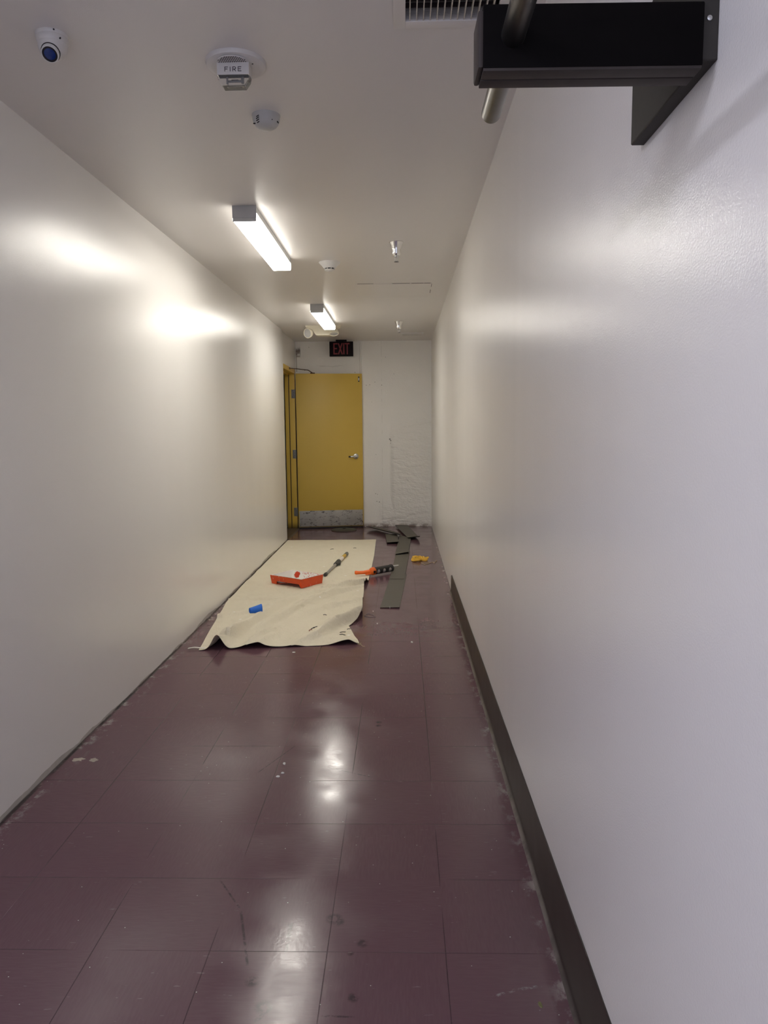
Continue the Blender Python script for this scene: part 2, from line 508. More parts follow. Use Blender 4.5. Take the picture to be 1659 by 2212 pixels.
def sheet(bm, fn, nu, nv, thick):
    """a grid surface fn(u,v)->point given thickness downwards"""
    top = [[bm.verts.new(Vector(fn(i / nu, j / nv))) for j in range(nv + 1)] for i in range(nu + 1)]
    bot = [[bm.verts.new(top[i][j].co - Vector((0, 0, thick))) for j in range(nv + 1)] for i in range(nu + 1)]
    for i in range(nu):
        for j in range(nv):
            bm.faces.new((top[i][j], top[i + 1][j], top[i + 1][j + 1], top[i][j + 1]))
            bm.faces.new((bot[i][j], bot[i][j + 1], bot[i + 1][j + 1], bot[i + 1][j]))
    for i in range(nu):
        bm.faces.new((top[i][0], bot[i][0], bot[i + 1][0], top[i + 1][0]))
        bm.faces.new((top[i][nv], top[i + 1][nv], bot[i + 1][nv], bot[i][nv]))
    for j in range(nv):
        bm.faces.new((top[0][j], top[0][j + 1], bot[0][j + 1], bot[0][j]))
        bm.faces.new((top[nu][j], bot[nu][j], bot[nu][j + 1], top[nu][j + 1]))

def obj(name, bm, mat, parent=None, smooth=True, local=False):
    """one mesh object; vertices are in world space unless local (then in the parent's space)"""
    bmesh.ops.recalc_face_normals(bm, faces=bm.faces)
    me = bpy.data.meshes.new(name)
    if parent is not None and not local:
        base = parent
        off = Vector((0, 0, 0))
        while base is not None:
            off += base.location
            base = base.parent
        for v in bm.verts:
            v.co -= off
    if smooth:
        for f in bm.faces:
            f.smooth = True
        for e in bm.edges:
            e.smooth = not (len(e.link_faces) == 2 and e.calc_face_angle(0) > math.radians(38))
    bm.to_mesh(me)
    bm.free()
    me.materials.append(MAT[mat] if isinstance(mat, str) else mat)
    o = bpy.data.objects.new(name, me)
    COL.objects.link(o)
    if parent is not None:
        o.parent = parent
    return o

def tag(o, label, cat, group=None, kind=None):
    o['label'] = label
    o['category'] = cat
    if group:
        o['group'] = group
    if kind:
        o['kind'] = kind
    return o

def thing(name, loc, label, cat, group=None, rz=0.0, kind=None):
    o = bpy.data.objects.new(name, None)
    COL.objects.link(o)
    o.empty_display_size = 0.05
    o.location = loc
    o.rotation_euler = (0, 0, rz)
    return tag(o, label, cat, group, kind)

def copy_thing(src, loc, label):
    r = src.copy()
    COL.objects.link(r)
    r.location = loc
    r['label'] = label
    for ch in list(src.children):
        c = ch.copy()
        COL.objects.link(c)
        c.parent = r
        for g in list(ch.children):
            d = g.copy()
            COL.objects.link(d)
            d.parent = c
    return r

def struct(name, bm, mat, label, cat, smooth=False):
    o = obj(name, bm, mat, None, smooth)
    return tag(o, label, cat, None, 'structure')

# ---------------------------------------------------------------- the shell
XL, XR, ZC, YE = -1.39, 0.398, 2.484, 9.97
XB = -1.415                      # the left wall steps back round the doorway
YS = 8.775
DY0, DY1, DZ = 8.83, 9.765, 2.065  # door opening

b = B(); box(b, (-1.60, Y0, -0.12), (0.55, YE + 0.15, 0.0))
struct('floor', b, 'floor', 'worn plum vinyl tile floor of the corridor', 'floor')

HX0, HX1, HY0, HY1 = 0.017, 0.272, 1.80, 2.228
b = B()
box(b, (-1.60, Y0, ZC), (HX0, YE + 0.15, ZC + 0.1))
box(b, (HX1, Y0, ZC), (0.55, YE + 0.15, ZC + 0.1))
box(b, (HX0, Y0, ZC), (HX1, HY0, ZC + 0.1))
box(b, (HX0, HY1, ZC), (HX1, YE + 0.15, ZC + 0.1))
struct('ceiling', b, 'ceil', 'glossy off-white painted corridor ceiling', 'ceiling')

def wavy_face(bm, x, sgn, y0, y1, seed):
    """the painted face of a long wall: boards that are never quite flat, joints a little proud"""
    ny, nz = int((y1 - y0) / 0.055), 30
    g = []
    for i in range(ny + 1):
        y = y0 + (y1 - y0) * i / ny
        row = []
        for k in range(nz + 1):
            z = ZC * k / nz
            f = min(1, z / 0.25) * min(1, (ZC - z) / 0.25) * min(1, (y1 - y) / 0.3, (y - y0) / 0.3)
            d = 0.0020 * mnoise.noise(Vector((y * 1.5 + seed, z * 0.45, seed)))
            d += 0.0009 * mnoise.noise(Vector((y * 4.2 + seed, z * 0.35, seed + 5)))
            jy = (y - 0.35 + seed * 0.1) % 1.22
            d += 0.0011 * math.exp(-((jy - 0.61) / 0.07) ** 2) * (0.5 + mnoise.noise(Vector((y, z * .8, seed))))
            row.append(bm.verts.new((x + sgn * d * f, y, z)))
        g.append(row)
    for i in range(ny):
        for k in range(nz):
            bm.faces.new((g[i][k], g[i + 1][k], g[i + 1][k + 1], g[i][k + 1]))

b = B()
wavy_face(b, XL, 1, Y0, YS, 3.0)
box(b, (-1.56, Y0, 0), (XL - 0.006, YS - 0.0005, ZC))
prism(b, [(XL - .0065, YS, 0), (XL, YS, 0), (XL, YS, ZC), (XL - .0065, YS, ZC)], (0, -0.0005, 0))
box(b, (-1.53, YS, 0), (XB, DY0, ZC))
box(b, (-1.53, DY1, 0), (XB, YE, ZC))
box(b, (-1.53, DY0, DZ), (XB, DY1, ZC))
struct('wall_left', b, 'wall', 'long glossy white left wall ending at the yellow doorway', 'wall', True)
b = B()
wavy_face(b, XR, -1, Y0, YE, 8.0)
box(b, (XR + 0.006, Y0, 0), (0.55, YE, ZC))
struct('wall_right', b, 'wall', 'long glossy white right wall behind the black bracket', 'wall', True)
b = B(); box(b, (-1.60, YE, 0), (0.55, YE + 0.15, ZC))
struct('wall_back', b, 'endwall', 'rough white painted masonry wall at the end of the corridor', 'wall')

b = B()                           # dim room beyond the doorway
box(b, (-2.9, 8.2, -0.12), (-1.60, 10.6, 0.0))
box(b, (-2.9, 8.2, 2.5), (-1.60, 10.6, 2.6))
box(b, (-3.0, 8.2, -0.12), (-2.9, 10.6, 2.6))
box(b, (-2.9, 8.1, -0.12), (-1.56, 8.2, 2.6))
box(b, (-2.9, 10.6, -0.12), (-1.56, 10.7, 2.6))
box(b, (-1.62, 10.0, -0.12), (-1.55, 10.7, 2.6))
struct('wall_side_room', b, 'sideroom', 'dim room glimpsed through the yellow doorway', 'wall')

b = B()
prism(b, [(-1.55, DY0, 0.0), (-1.375, DY0, 0.0), (-1.390, DY0, 0.010), (-1.54, DY0, 0.014)], (0, DY1 - DY0, 0))
struct('trim_1', b, 'threshold', 'worn threshold strip on the floor of the yellow doorway', 'threshold')

# cove base still glued to the right wall, its far end cut on the slant
b = B()
ys = [6.02 - 0.07] + [5.6 - i * 0.35 for i in range(21)]
prev = None
for i, y in enumerate(ys):
    h = 0.155 + (5.9 - y) * 0.0085
    wob = 0.0025 * math.sin(y * 3.1) if i else 0.004
    sec = [(XR, 0), (XR - 0.017, 0.0), (XR - 0.0165, 0.003), (XR - 0.009 + wob * .5, 0.012),
           (XR - 0.005 + wob * .5, 0.026), (XR - 0.004, h - 0.003), (XR - 0.003, h), (XR, h)]
    ring = []
    for x, z in sec:
        yy = y - (0.10 * (z / h) if i == 0 else 0)
        xx = x - (0.006 * (z / h) if i == 0 and x < XR else 0)
        ring.append(b.verts.new((xx, yy, z)))
    if prev:
        for k in range(len(ring)):
            j = (k + 1) % len(ring)
            b.faces.new((prev[k], prev[j], ring[j], ring[k]))
    else:
        b.faces.new(ring)
    prev = ring
b.faces.new(list(reversed(prev)))
struct('baseboard_right', b, 'base', 'dark brown vinyl cove base along the right wall', 'baseboard', True)

# ---------------------------------------------------------------- the door
HINGE = Vector((-1.398, 9.757, 0.0))
ANG = math.atan2(0.150, 0.875)
LW, LT, LH = 0.886, 0.044, 2.045
DM = Matrix.Translation(HINGE) @ Matrix.Rotation(ANG, 4, 'Z')
door = thing('door_1', (XB, DY1, 0), 'mustard yellow steel door standing open against the end wall with its frame', 'door', None, 0, 'structure')
b = B()
prof_in = -1.53
box(b, (prof_in, DY1 - 0.001, 0), (-1.404, DY1 + 0.045, DZ + 0.045), 0.003)           # hinge jamb
box(b, (prof_in, DY1 - 0.017, 0), (-1.475, DY1, DZ), 0.002)                        # stop
box(b, (prof_in, DY0 - 0.045, 0), (-1.404, DY0 + 0.001, DZ + 0.045), 0.003)
box(b, (prof_in, DY0, 0), (-1.475, DY0 + 0.017, DZ), 0.002)
box(b, (prof_in, DY0, DZ - 0.012), (-1.404, DY1, DZ + 0.045), 0.003)
box(b, (prof_in, DY0, DZ - 0.03), (-1.475, DY1, DZ - 0.01), 0.002)
obj('door_frame', b, 'yellow', door)
b = B()
box(b, (-1.482, DY1 - 0.021, 0), (-1.473, DY1 - 0.002, DZ - .01), 0.001)
obj('weatherstrip', b, simple('red_brown_weatherstrip', (0.045, 0.018, 0.010), 0.6), door)
b = B()
box(b, (0.012, 0.0, 0.018), (LW, LT, LH + 0.008), 0.0025, DM)
leaf = obj('door_leaf', b, 'yellow', door)
b = B()
box(b, (0.022, -0.0025, 0.030), (LW - 0.010, 0.0005, 0.242), 0.0008, DM)
kp = obj('kick_plate', b, 'kick', leaf)
b = B()
for (x, z) in [(.17, .232), (.47, .230), (.035, .042), (.24, .043), (.45, .044), (.66, .045), (.86, .046)]:
    p = DM @ Vector((x, -0.004, z)); q = DM @ Vector((x, 0.0, z))
    cyl(b, p, q, 0.005, 0.006, 8)
obj('screw_heads', b, 'darkhole', kp)
b = B()
box(b, (0.005, 0.002, 0.004), (LW - 0.005, LT - 0.002, 0.020), 0.001, DM)
obj('door_sweep', b, 'gunblack', leaf)
for z in (1.79, 1.00, 0.23):
    b = B()
    box(b, (-1.447, DY1 - 0.0045, z - 0.057), (-1.402, DY1, z + 0.057), 0.001)
    cyl(b, (-1.402, DY1 - 0.008, z - 0.057), (-1.402, DY1 - 0.008, z + 0.057), 0.007, None, 12)
    h = obj('hinge', b, 'hinge', door)
    b = B()
    for dz in (-0.04, -0.014, 0.014, 0.04):
        x = -1.420 - (0.012 if abs(dz) > .03 else 0)
        cyl(b, (x, DY1 - 0.0055, z + dz), (x, DY1 - 0.003, z + dz), 0.0038, None, 8)
    obj('hinge_screws', b, 'darkhole', h)
b = B()
ax = (DM.to_3x3() @ Vector((0, -1, 0)))
c = DM @ Vector((0.792, 0, 0.962))
lathe(b, [(0.036, 0), (0.036, 0.006), (0.032, 0.012), (0.018, 0.016), (0.014, 0.030), (0.016, 0.034), (0.016, 0.052), (0.010, 0.056)], c, ax, 28)
tube(b, [DM @ Vector(p) for p in [(0.792, -0.044, 0.962), (0.765, -0.047, 0.962), (0.735, -0.047, 0.960), (0.715, -0.045, 0.958)]],
     lambda t: 0.012 - 0.004 * t, 12)
hd = obj('lever_handle', b, 'satin', leaf)
b = B()
tube(b, [DM @ Vector(p) for p in [(0.718, -0.045, 0.9582), (0.706, -0.044, 0.958), (0.690, -0.042, 0.957)]], 0.0095, 12)
obj('handle_tip', b, 'gunblack', hd)
b = B()
box(b, (0.835, -0.002, 1.945), (0.853, 0.0005, 2.015), 0.0008, DM)
lp = obj('latch_plate', b, 'gunblack', leaf)
b = B()
box(b, (0.839, -0.003, 1.962), (0.849, -0.0015, 1.998), 0.0004, DM)
obj('latch_insert', b, 'satin', lp)
b = B()
tube(b, [(-1.402, 9.36, 2.090), (-1.33, 9.48, 2.091), (-1.215, 9.70, 2.090), (-1.205, 9.715, 2.086), (-1.175, 9.765, 2.066), (-1.165, 9.795, 2.058)], 0.0055, 10)
box(b, (-1.412, 9.33, 2.078), (-1.400, 9.40, 2.102), 0.002)
box(b, (0.205, -0.004, LH + 0.006), (0.265, 0.03, LH + 0.020), 0.002, DM)
obj('closer_arm', b, simple('bronze_closer_arm', (0.10, 0.055, 0.04), 0.45, 0.5), door)

# ---------------------------------------------------------------- ceiling strip lights
def strip_light(loc, label):
    t = thing('ceiling_strip_light', loc, label, 'ceiling light', 'fluorescent strip lights on the ceiling')
    W, L, H = 0.125, 1.205, 0.080
    x0, x1 = -W / 2, W / 2
    b = B()
    box(b, (x0 + 0.003, 0.004, -0.034), (x1 - 0.003, L - 0.004, 0.0), 0.002)
    obj('housing', b, 'lampmetal', t, local=True)
    for y0, y1 in ((0.0, 0.006), (L - 0.006, L)):
        b = B()
        box(b, (x0, y0, -0.062), (x1, y1, 0.0), 0.0015)
        obj('end_plate', b, 'capgrey', t, local=True)
    b = B()
    poly = [(x0 + .004, .006, -H + 0.003), (x0 + 0.008, .006, -H), (x1 - 0.008, .006, -H), (x1 - .004, .006, -H + 0.003)]
    prism(b, poly, (0, L - 0.012, 0))
    obj('lens', b, 'lamp', t, local=True)
    for sx in (x0, x1):
        g = 1 if sx < 0 else -1
        b = B()
        prism(b, [(sx + g * .002, .006, -0.034), (sx, .006, -0.038), (sx, .006, -H + .008), (sx + g * .004, .006, -H + .003), (sx + g * .008, .006, -H + .004), (sx + g * .008, .006, -0.034)],
              (0, L - 0.012, 0))
        obj('lens_side', b, 'lampside', t, local=True)
    for y0, y1 in ((0.0, 0.006), (L - 0.006, L)):
        b = B()
        box(b, (x0 + .002, y0, -H), (x1 - .002, y1, -0.062), 0.0015)
        obj('lens_rim', b, 'lenswhite', t, local=True)
    return t
l1 = strip_light((-0.806, 3.935, ZC), 'large nearer strip light glowing on the ceiling')
l2 = copy_thing(l1, (-0.780, 6.985, ZC), 'smaller farther strip light on the ceiling in front of the twin emergency lamps')

# ---------------------------------------------------------------- dome camera
cc = Vector((-1.012, 2.270, ZC))
t = thing('security_camera', cc, 'small white dome security camera with blue lens on the ceiling', 'security camera')
b = B()
lathe(b, [(0.0465, 0), (0.0465, 0.006), (0.0445, 0.009), (0.0450, 0.010), (0.0440, 0.020), (0.0400, 0.027), (0.030, 0.029)], cc, (0, 0, -1), 40)
base = obj('base_ring', b, 'plastic', t)
b = B()
cyl(b, cc + Vector((0.024, -0.0400, -0.004)), cc + Vector((0.024, -0.043, -0.004)), 0.0022, None, 8)
obj('screw_hole', b, 'darkhole', base)
b = B()
cyl(b, cc + Vector((0.033, -0.026, -0.021)), cc + Vector((0.0365, -0.029, -0.021)), 0.0022, None, 8)
obj('screw_hole', b, 'darkhole', base)
b = B()
lathe(b, [(0.0415, 0.026), (0.0405, 0.038), (0.0360, 0.050), (0.026, 0.058), (0.010, 0.0605)], cc, (0, 0, -1), 40)
obj('lower_shell', b, 'plastic', t)
bc = cc + Vector((0, -0.004, -0.036))
r = bmesh.new()
bmesh.ops.create_uvsphere(r, u_segments=36, v_segments=24, radius=0.0345, matrix=Matrix.Translation(bc))
ball = obj('eyeball', r, 'whiteplastic', t)
look = Vector((0.10, -0.72, -0.80)).normalized()
b = B()
lathe(b, [(0.0245, 0.010), (0.0245, 0.038), (0.0228, 0.0405), (0.0212, 0.0405), (0.0205, 0.0385)], bc, look, 36)
hd = obj('camera_hood', b, 'whiteplastic', t)
b = B()
lathe(b, [(0.0262, 0.0), (0.0262, 0.0285), (0.0238, 0.0285)], bc, look, 36)
obj('hood_gap', b, 'darkhole', t)
b = B()
lathe(b, [(0.0212, 0.030), (0.0212, 0.0402), (0.0160, 0.0402), (0.0155, 0.0385)], bc, look, 36)
obj('lens_ring', b, 'lensring', t)
b = B()
lathe(b, [(0.0165, 0.030), (0.0165, 0.0392), (0.011, 0.0405), (0.004, 0.0410)], bc, look, 32)
obj('lens_glass', b, 'lensblue', t)

# ---------------------------------------------------------------- strokes for lettering
def strokes(bm, segs, org, ux, uz, n, wd, depth):
    """segs: 2D polylines in letter space; each drawn as a raised bar of width wd"""
    org, ux, uz, n = Vector(org), Vector(ux), Vector(uz), Vector(n)
    for q_, (x0, z0, x1, z1) in enumerate(segs):
        p, q = org + ux * x0 + uz * z0, org + ux * x1 + uz * z1
        d = (q - p).normalized()
        s = d.cross(n).normalized() * (wd / 2)
        p, q = p - d * wd * 0.5, q + d * wd * 0.5
        prism(bm, [p - s, p + s, q + s, q - s], n * depth * (1 + 0.12 * q_))
def glyph(ch, w, h):
    if ch == 'F': return [(0, 0, 0, h), (0, h, w, h), (0, h * .52, w * .85, h * .52)]
    if ch == 'I': return [(0, 0, 0, h)]
    if ch == 'R': return [(0, 0, 0, h), (0, h, w * .75, h), (w * .75, h, w, h * .85), (w, h * .85, w, h * .62), (w, h * .62, w * .75, h * .47), (w * .75, h * .47, 0, h * .47), (w * .45, h * .47, w, 0)]
    if ch == 'E': return [(0, 0, 0, h), (0, h, w, h), (0, h * .52, w * .85, h * .52), (0, 0, w, 0)]
    if ch == 'X': return [(0, 0, w, h), (0, h, w, 0)]
    if ch == 'T': return [(w / 2, 0, w / 2, h), (0, h, w, h)]

# ---------------------------------------------------------------- fire strobe
fc = Vector((-0.514, 2.452, ZC))
t = thing('fire_alarm_strobe', fc, 'round white fire alarm strobe lettered FIRE on the ceiling', 'fire alarm')
b = B()
lathe(b, [(0.094, 0), (0.094, 0.004), (0.091, 0.012), (0.080, 0.017), (0.074, 0.0185), (0.060, 0.020)], fc, (0, 0, -1), 56)
bp = obj('base_plate', b, 'plastic', t)
for a in (-2.2, -1.15, -0.5):
    b = B()
    p = fc + Vector((math.cos(a) * 0.066, math.sin(a) * 0.066, -0.0185))
    cyl(b, p, p + Vector((0, 0, -0.0016)), 0.0026, None, 8)
    obj('screw_hole', b, 'darkhole', bp)
FY = 2.402
b = B()
gr = []
for i in range(25):
    a = math.pi + math.pi * i / 24
    gr.append((fc.x + math.cos(a) * 0.048, FY + 0.002 + math.sin(a) * 0.042, ZC - 0.0195))
prism(b, gr, (0, 0, -0.003))
g = obj('sounder_grille', b, 'plastic', t)
b = B()
for i in range(-6, 7):
    for k in range(6):
        x, y = fc.x + i * 0.0068 + (k % 2) * 0.0034, FY - 0.004 - k * 0.0062
        if ((x - fc.x) / 0.045) ** 2 + ((y - FY) / 0.039) ** 2 < 1:
            cyl(b, (x, y, ZC - 0.022), (x, y, ZC - 0.0230), 0.0021, None, 6)
obj('grille_holes', b, 'darkhole', g)
b = B()
box(b, (fc.x - 0.050, FY, ZC - 0.057), (fc.x + 0.050, FY + 0.042, ZC - 0.018), 0.003)
hs = obj('strobe_housing', b, 'plastic', t)
b = B()
x = fc.x - 0.0250
for ch, wdt in (('F', .0090), ('I', 0.0), ('R', .0090), ('E', .0090)):
    strokes(b, glyph(ch, wdt, 0.0120), (x, FY + 0.0002, ZC - 0.0475), (1, 0, 0), (0, 0, 1), (0, -1, 0), 0.0018, 0.0008)
    x += wdt + 0.0078
obj('lettering', b, 'textgrey', hs)
b = B()
z1, z0 = ZC - 0.057, ZC - 0.088
P = [(fc.x - .050, z1), (fc.x + .050, z1), (fc.x + .048, z1 - .012), (fc.x + .034, z0), (fc.x - .034, z0), (fc.x - .048, z1 - .012)]
prism(b, [(x, FY + 0.002, z) for x, z in P], (0, 0.036, 0))
obj('strobe_lens', b, 'clear', t, smooth=False)
b = B()
cyl(b, (fc.x - 0.020, FY + 0.024, z1 - 0.014), (fc.x + 0.022, FY + 0.024, z1 - 0.014), 0.0035, None, 10)
box(b, (fc.x - 0.024, FY + 0.018, z1 - 0.022), (fc.x - 0.019, FY + 0.030, z1 - 0.001), 0.0005)
box(b, (fc.x + 0.022, FY + 0.018, z1 - 0.020), (fc.x + 0.030, FY + 0.030, z1 - 0.001), 0.0005)
box(b, (fc.x - 0.010, FY + 0.030, z1 - 0.010), (fc.x + 0.012, FY + 0.034, z1 - 0.006), 0.0005)
obj('flash_tube', b, 'hinge', t)

# ---------------------------------------------------------------- occupancy sensor
mc = Vector((-0.492, 2.848, ZC))
t = thing('motion_sensor', mc, 'white domed motion sensor with dark slots on the ceiling behind the fire strobe', 'motion sensor')
b = B()
lathe(b, [(0.052, 0), (0.052, 0.003), (0.050, 0.006), (0.0495, 0.016), (0.046, 0.028), (0.038, 0.039), (0.025, 0.047), (0.008, 0.050)], mc, (0, 0, -1), 44)
bd = obj('dome', b, 'sensordim', t)
b = B()
def dome_r(h):
    pts = [(0.0505, 0.006), (0.0495, 0.016), (0.046, 0.028), (0.038, 0.039), (0.025, 0.047)]
    for (r0, h0), (r1, h1) in zip(pts, pts[1:]):
        if h0 <= h <= h1:
            return r0 + (r1 - r0) * (h - h0) / (h1 - h0)
    return 0.025
for k in range(4):
    h_ = 0.018 + 0.0058 * k
    a = math.radians(-118 - 2 * k)
    r0 = dome_r(h_)
    box(b, (-0.0075 + .001 * abs(k - 1.5), -0.0012, -0.0013), (0.0075 - .001 * abs(k - 1.5), 0.0012, 0.0013), 0,
        Matrix.Translation(mc + Vector((math.cos(a) * r0, math.sin(a) * r0, -h_))) @ Matrix.Rotation(a + math.pi / 2, 4, 'Z') @ Matrix.Rotation(-.25, 4, 'Y'))
obj('slots', b, 'darkhole', bd)
for k in range(3):
    b = B()
    a = math.radians(-164 + k * 7)
    h_ = 0.030 + .002 * k
    r0 = dome_r(h_)
    box(b, (-0.0010, -0.0013, -0.0045), (0.0010, 0.0013, 0.0045), 0, Matrix.Translation(mc + Vector((math.cos(a) * r0, math.sin(a) * r0, -h_))) @ Matrix.Rotation(a + math.pi / 2, 4, 'Z') @ Matrix.Rotation(-.5, 4, 'X'))
    obj('side_slot', b, 'darkhole', bd)
b = B()
a = math.radians(-52)
cyl(b, mc + Vector((math.cos(a) * .038, math.sin(a) * .040, -.026)), mc + Vector((math.cos(a) * .0465, math.sin(a) * .0465, -.029)), 0.0018, None, 8)
box(b, (-0.006, -0.001, -0.0022), (0.006, 0.0012, 0.0022), 0, Matrix.Translation(mc + Vector((0.0450, -0.012, -0.029))) @ Matrix.Rotation(1.3, 4, 'Z'))
obj('pinhole', b, 'darkhole', bd)

# ---------------------------------------------------------------- smoke detector
sc = Vector((-0.495, 5.282, ZC))
t = thing('smoke_detector', sc, 'small white smoke detector on the ceiling between the two strip lights', 'smoke detector')
b = B()
lathe(b, [(0.074, 0), (0.074, 0.004), (0.070, 0.008), (0.054, 0.022), (0.044, 0.036), (0.040, 0.040)], sc, (0, 0, -1), 44)
obj('base', b, 'whiteplastic', t)
b = B()
lathe(b, [(0.033, 0.038), (0.033, 0.050)], sc, (0, 0, -1), 32)
obj('sensing_slot', b, 'darkhole', t)
b = B()
for k in range(8):
    a = k * math.pi / 4 + .39
    p = sc + Vector((math.cos(a) * .0345, math.sin(a) * .0345, -.038))
    cyl(b, p, p + Vector((0, 0, -.012)), 0.003, None, 6)
lathe(b, [(0.036, 0.048), (0.036, 0.052), (0.030, 0.056), (0.018, 0.057), (0.014, 0.062)], sc, (0, 0, -1), 32)
obj('cap', b, 'whiteplastic', t)

# ---------------------------------------------------------------- sprinklers
def sprinkler(loc, label):
    t = thing('fire_sprinkler', loc, label, 'sprinkler', 'chrome fire sprinklers on the ceiling')
    b = B()
    lathe(b, [(0.045, 0.0), (0.045, 0.003), (0.043, 0.004), (0.040, 0.012), (0.033, 0.028), (0.0285, 0.042), (0.0275, 0.046), (0.0275, 0.066),
              (0.026, 0.073), (0.021, 0.081), (0.012, 0.083)], (0, 0, 0), (0, 0, -1), 40)
    obj('escutcheon', b, 'chrome', t, local=True)
    b = B()
    lathe(b, [(0.012, 0.078), (0.012, 0.086), (0.008, 0.092), (0.003, 0.094)], (0, 0, 0), (0, 0, -1), 16)
    for s in (-1, 1):
        tube(b, [(s * .011, 0, -.083), (s * .0125, 0, -.092), (s * .0125, 0, -.102), (s * .009, 0, -.110), (s * .003, 0, -.114)], 0.0023, 8)
    cyl(b, (0, 0, -.090), (0, 0, -.113), 0.0016, None, 8)
    cyl(b, (0, 0, -.112), (0, 0, -.117), 0.004, None, 10)
    fr = obj('frame_arms', b, 'satin', t, local=True)
    b = B()
    cyl(b, (0, 0, -.117), (0, 0, -.120), 0.0145, 0.0150, 20)
    obj('deflector', b, 'hinge', t, local=True)
    return t
s1 = sprinkler((-0.027, 4.742, ZC), 'nearer chrome fire sprinkler on the ceiling, right of the large strip light')
s2 = copy_thing(s1, (-0.024, 8.19, ZC), 'farther chrome fire sprinkler on the ceiling, near the end wall')

# ---------------------------------------------------------------- ceiling access panel, small vent
t = thing('access_panel', (-0.06, 6.36, ZC), 'square painted access panel with an open seam in the ceiling', 'access panel')
b = B(); box(b, (-0.365, 6.065, ZC - 0.0035), (0.245, 6.66, ZC), 0.001)
obj('panel', b, 'ceil', t)
for x0, x1 in ((-0.35, -0.22), (-0.07, 0.07), (0.085, 0.18), (0.185, 0.235)):
    b = B()
    box(b, (x0, 6.0590, ZC - 0.0016), (x1, 6.0645, ZC - 0.0002))
    obj('open_seam', b, 'darkhole', t)
for y0, y1 in ((6.10, 6.22), (6.35, 6.5)):
    b = B()
    box(b, (0.2455, y0, ZC - 0.0016), (0.249, y1, ZC - 0.0002))
    obj('open_seam', b, 'darkhole', t)

t = thing('ceiling_vent', (0.133, 9.26, ZC), 'small flat white vent on the ceiling beside the farther sprinkler', 'vent')
b = B(); box(b, (-0.006, 9.16, ZC - 0.010), (0.272, 9.36, ZC), 0.002)
obj('frame', b, 'whiteplastic', t)
b = B()
for k in range(7):
    y = 9.185 + k * 0.025
    prism(b, [(0.015, y, ZC - .010), (0.015, y + .016, ZC - .015), (0.015, y + .018, ZC - .014), (0.015, y + .003, ZC - .0095)], (0.236, 0, 0))
obj('louvre', b, 'plastic', t)

# ---------------------------------------------------------------- air grille at the top of the frame
t = thing('air_return_grille', (0.145, 2.03, ZC), 'white framed ceiling air grille with dark slots beside the black bracket', 'vent')
b = B()
fx0, fx1, fy0, fy1 = -0.017, 0.303, 1.765, 2.264
for lo_, hi_ in (((fx0, fy0, ZC - .006), (HX0, fy1, ZC)), ((HX1, fy0, ZC - .006), (fx1, fy1, ZC)),
               ((HX0, fy0, ZC - .006), (HX1, HY0, ZC)), ((HX0, HY1, ZC - .006), (HX1, fy1, ZC))):
    box(b, lo_, hi_, 0.0012)
obj('frame', b, 'ceil', t)
b = B()
for k in range(13):
    x = HX0 + 0.0125 + k * 0.0191
    box(b, (x - 0.0014, HY0 - .004, ZC - 0.004), (x + 0.0014, HY1 + .004, ZC + 0.012), 0.0005)
obj('bars', b, 'bars', t)
b = B()
for k in range(14):
    y = HY0 + 0.02 + k * 0.03
    box(b, (HX0, y, ZC + 0.022), (HX1, y + 0.0025, ZC + 0.034))
obj('rear_blades', b, 'duct', t)
b = B()
dx0, dx1, dy0, dy1, dz = HX0, HX1, HY0, HY1, ZC + 0.30
for lo_, hi_ in (((dx0 - .004, dy0, ZC + .001), (dx0, dy1, dz)), ((dx1, dy0, ZC + .001), (dx1 + .004, dy1, dz)), ((dx0, dy0 - .004, ZC + .001), (dx1, dy0, dz)),
               ((dx0, dy1, ZC + .001), (dx1, dy1 + .004, dz)), ((dx0, dy0, dz), (dx1, dy1, dz + .004))):
    box(b, lo_, hi_)
obj('duct', b, 'duct', t)

# ---------------------------------------------------------------- twin emergency lamps
ey = 8.42
t = thing('emergency_light', (-0.87, ey, ZC), 'cream emergency light with two round lamp heads on the ceiling', 'emergency light')
b = B()
P = [(-1.075, ZC), (-0.685, ZC), (-0.69, ZC - .018), (-0.75, ZC - .045), (-0.785, ZC - .095), (-0.79, ZC - .108), (-0.955, ZC - .108),
     (-0.965, ZC - .095), (-1.0, ZC - .045), (-1.07, ZC - .018)]
prism(b, [(x, ey, z) for x, z in P], (0, 0.11, 0))
obj('battery_case', b, 'cream', t)
for cx, d in ((-1.037, Vector((-0.50, -0.84, -0.22))), (-0.753, Vector((0.06, -0.30, -0.95)))):
    d.normalize()
    c = Vector((cx, ey - 0.012, ZC - .085 if cx < -.9 else ZC - .078))
    b = B()
    lathe(b, [(0.010, -0.040), (0.030, -0.036), (0.046, -0.022), (0.055, 0.0), (0.056, 0.020), (0.053, 0.024), (0.049, 0.024), (0.047, 0.018)], c, d, 32)
    cyl(b, c - d * 0.03 + Vector((0, 0, 0.0)), Vector((cx + (0.02 if cx < -.9 else -.01), ey + 0.03, ZC - 0.03)), 0.012, None, 12)
    h = obj('lamp_head', b, 'cream', t)
    b = B()
    lathe(b, [(0.048, 0.012), (0.048, 0.019), (0.030, 0.0225), (0.008, 0.024)], c, d, 32)
    obj('lamp_glass', b, 'lenswhite', h)

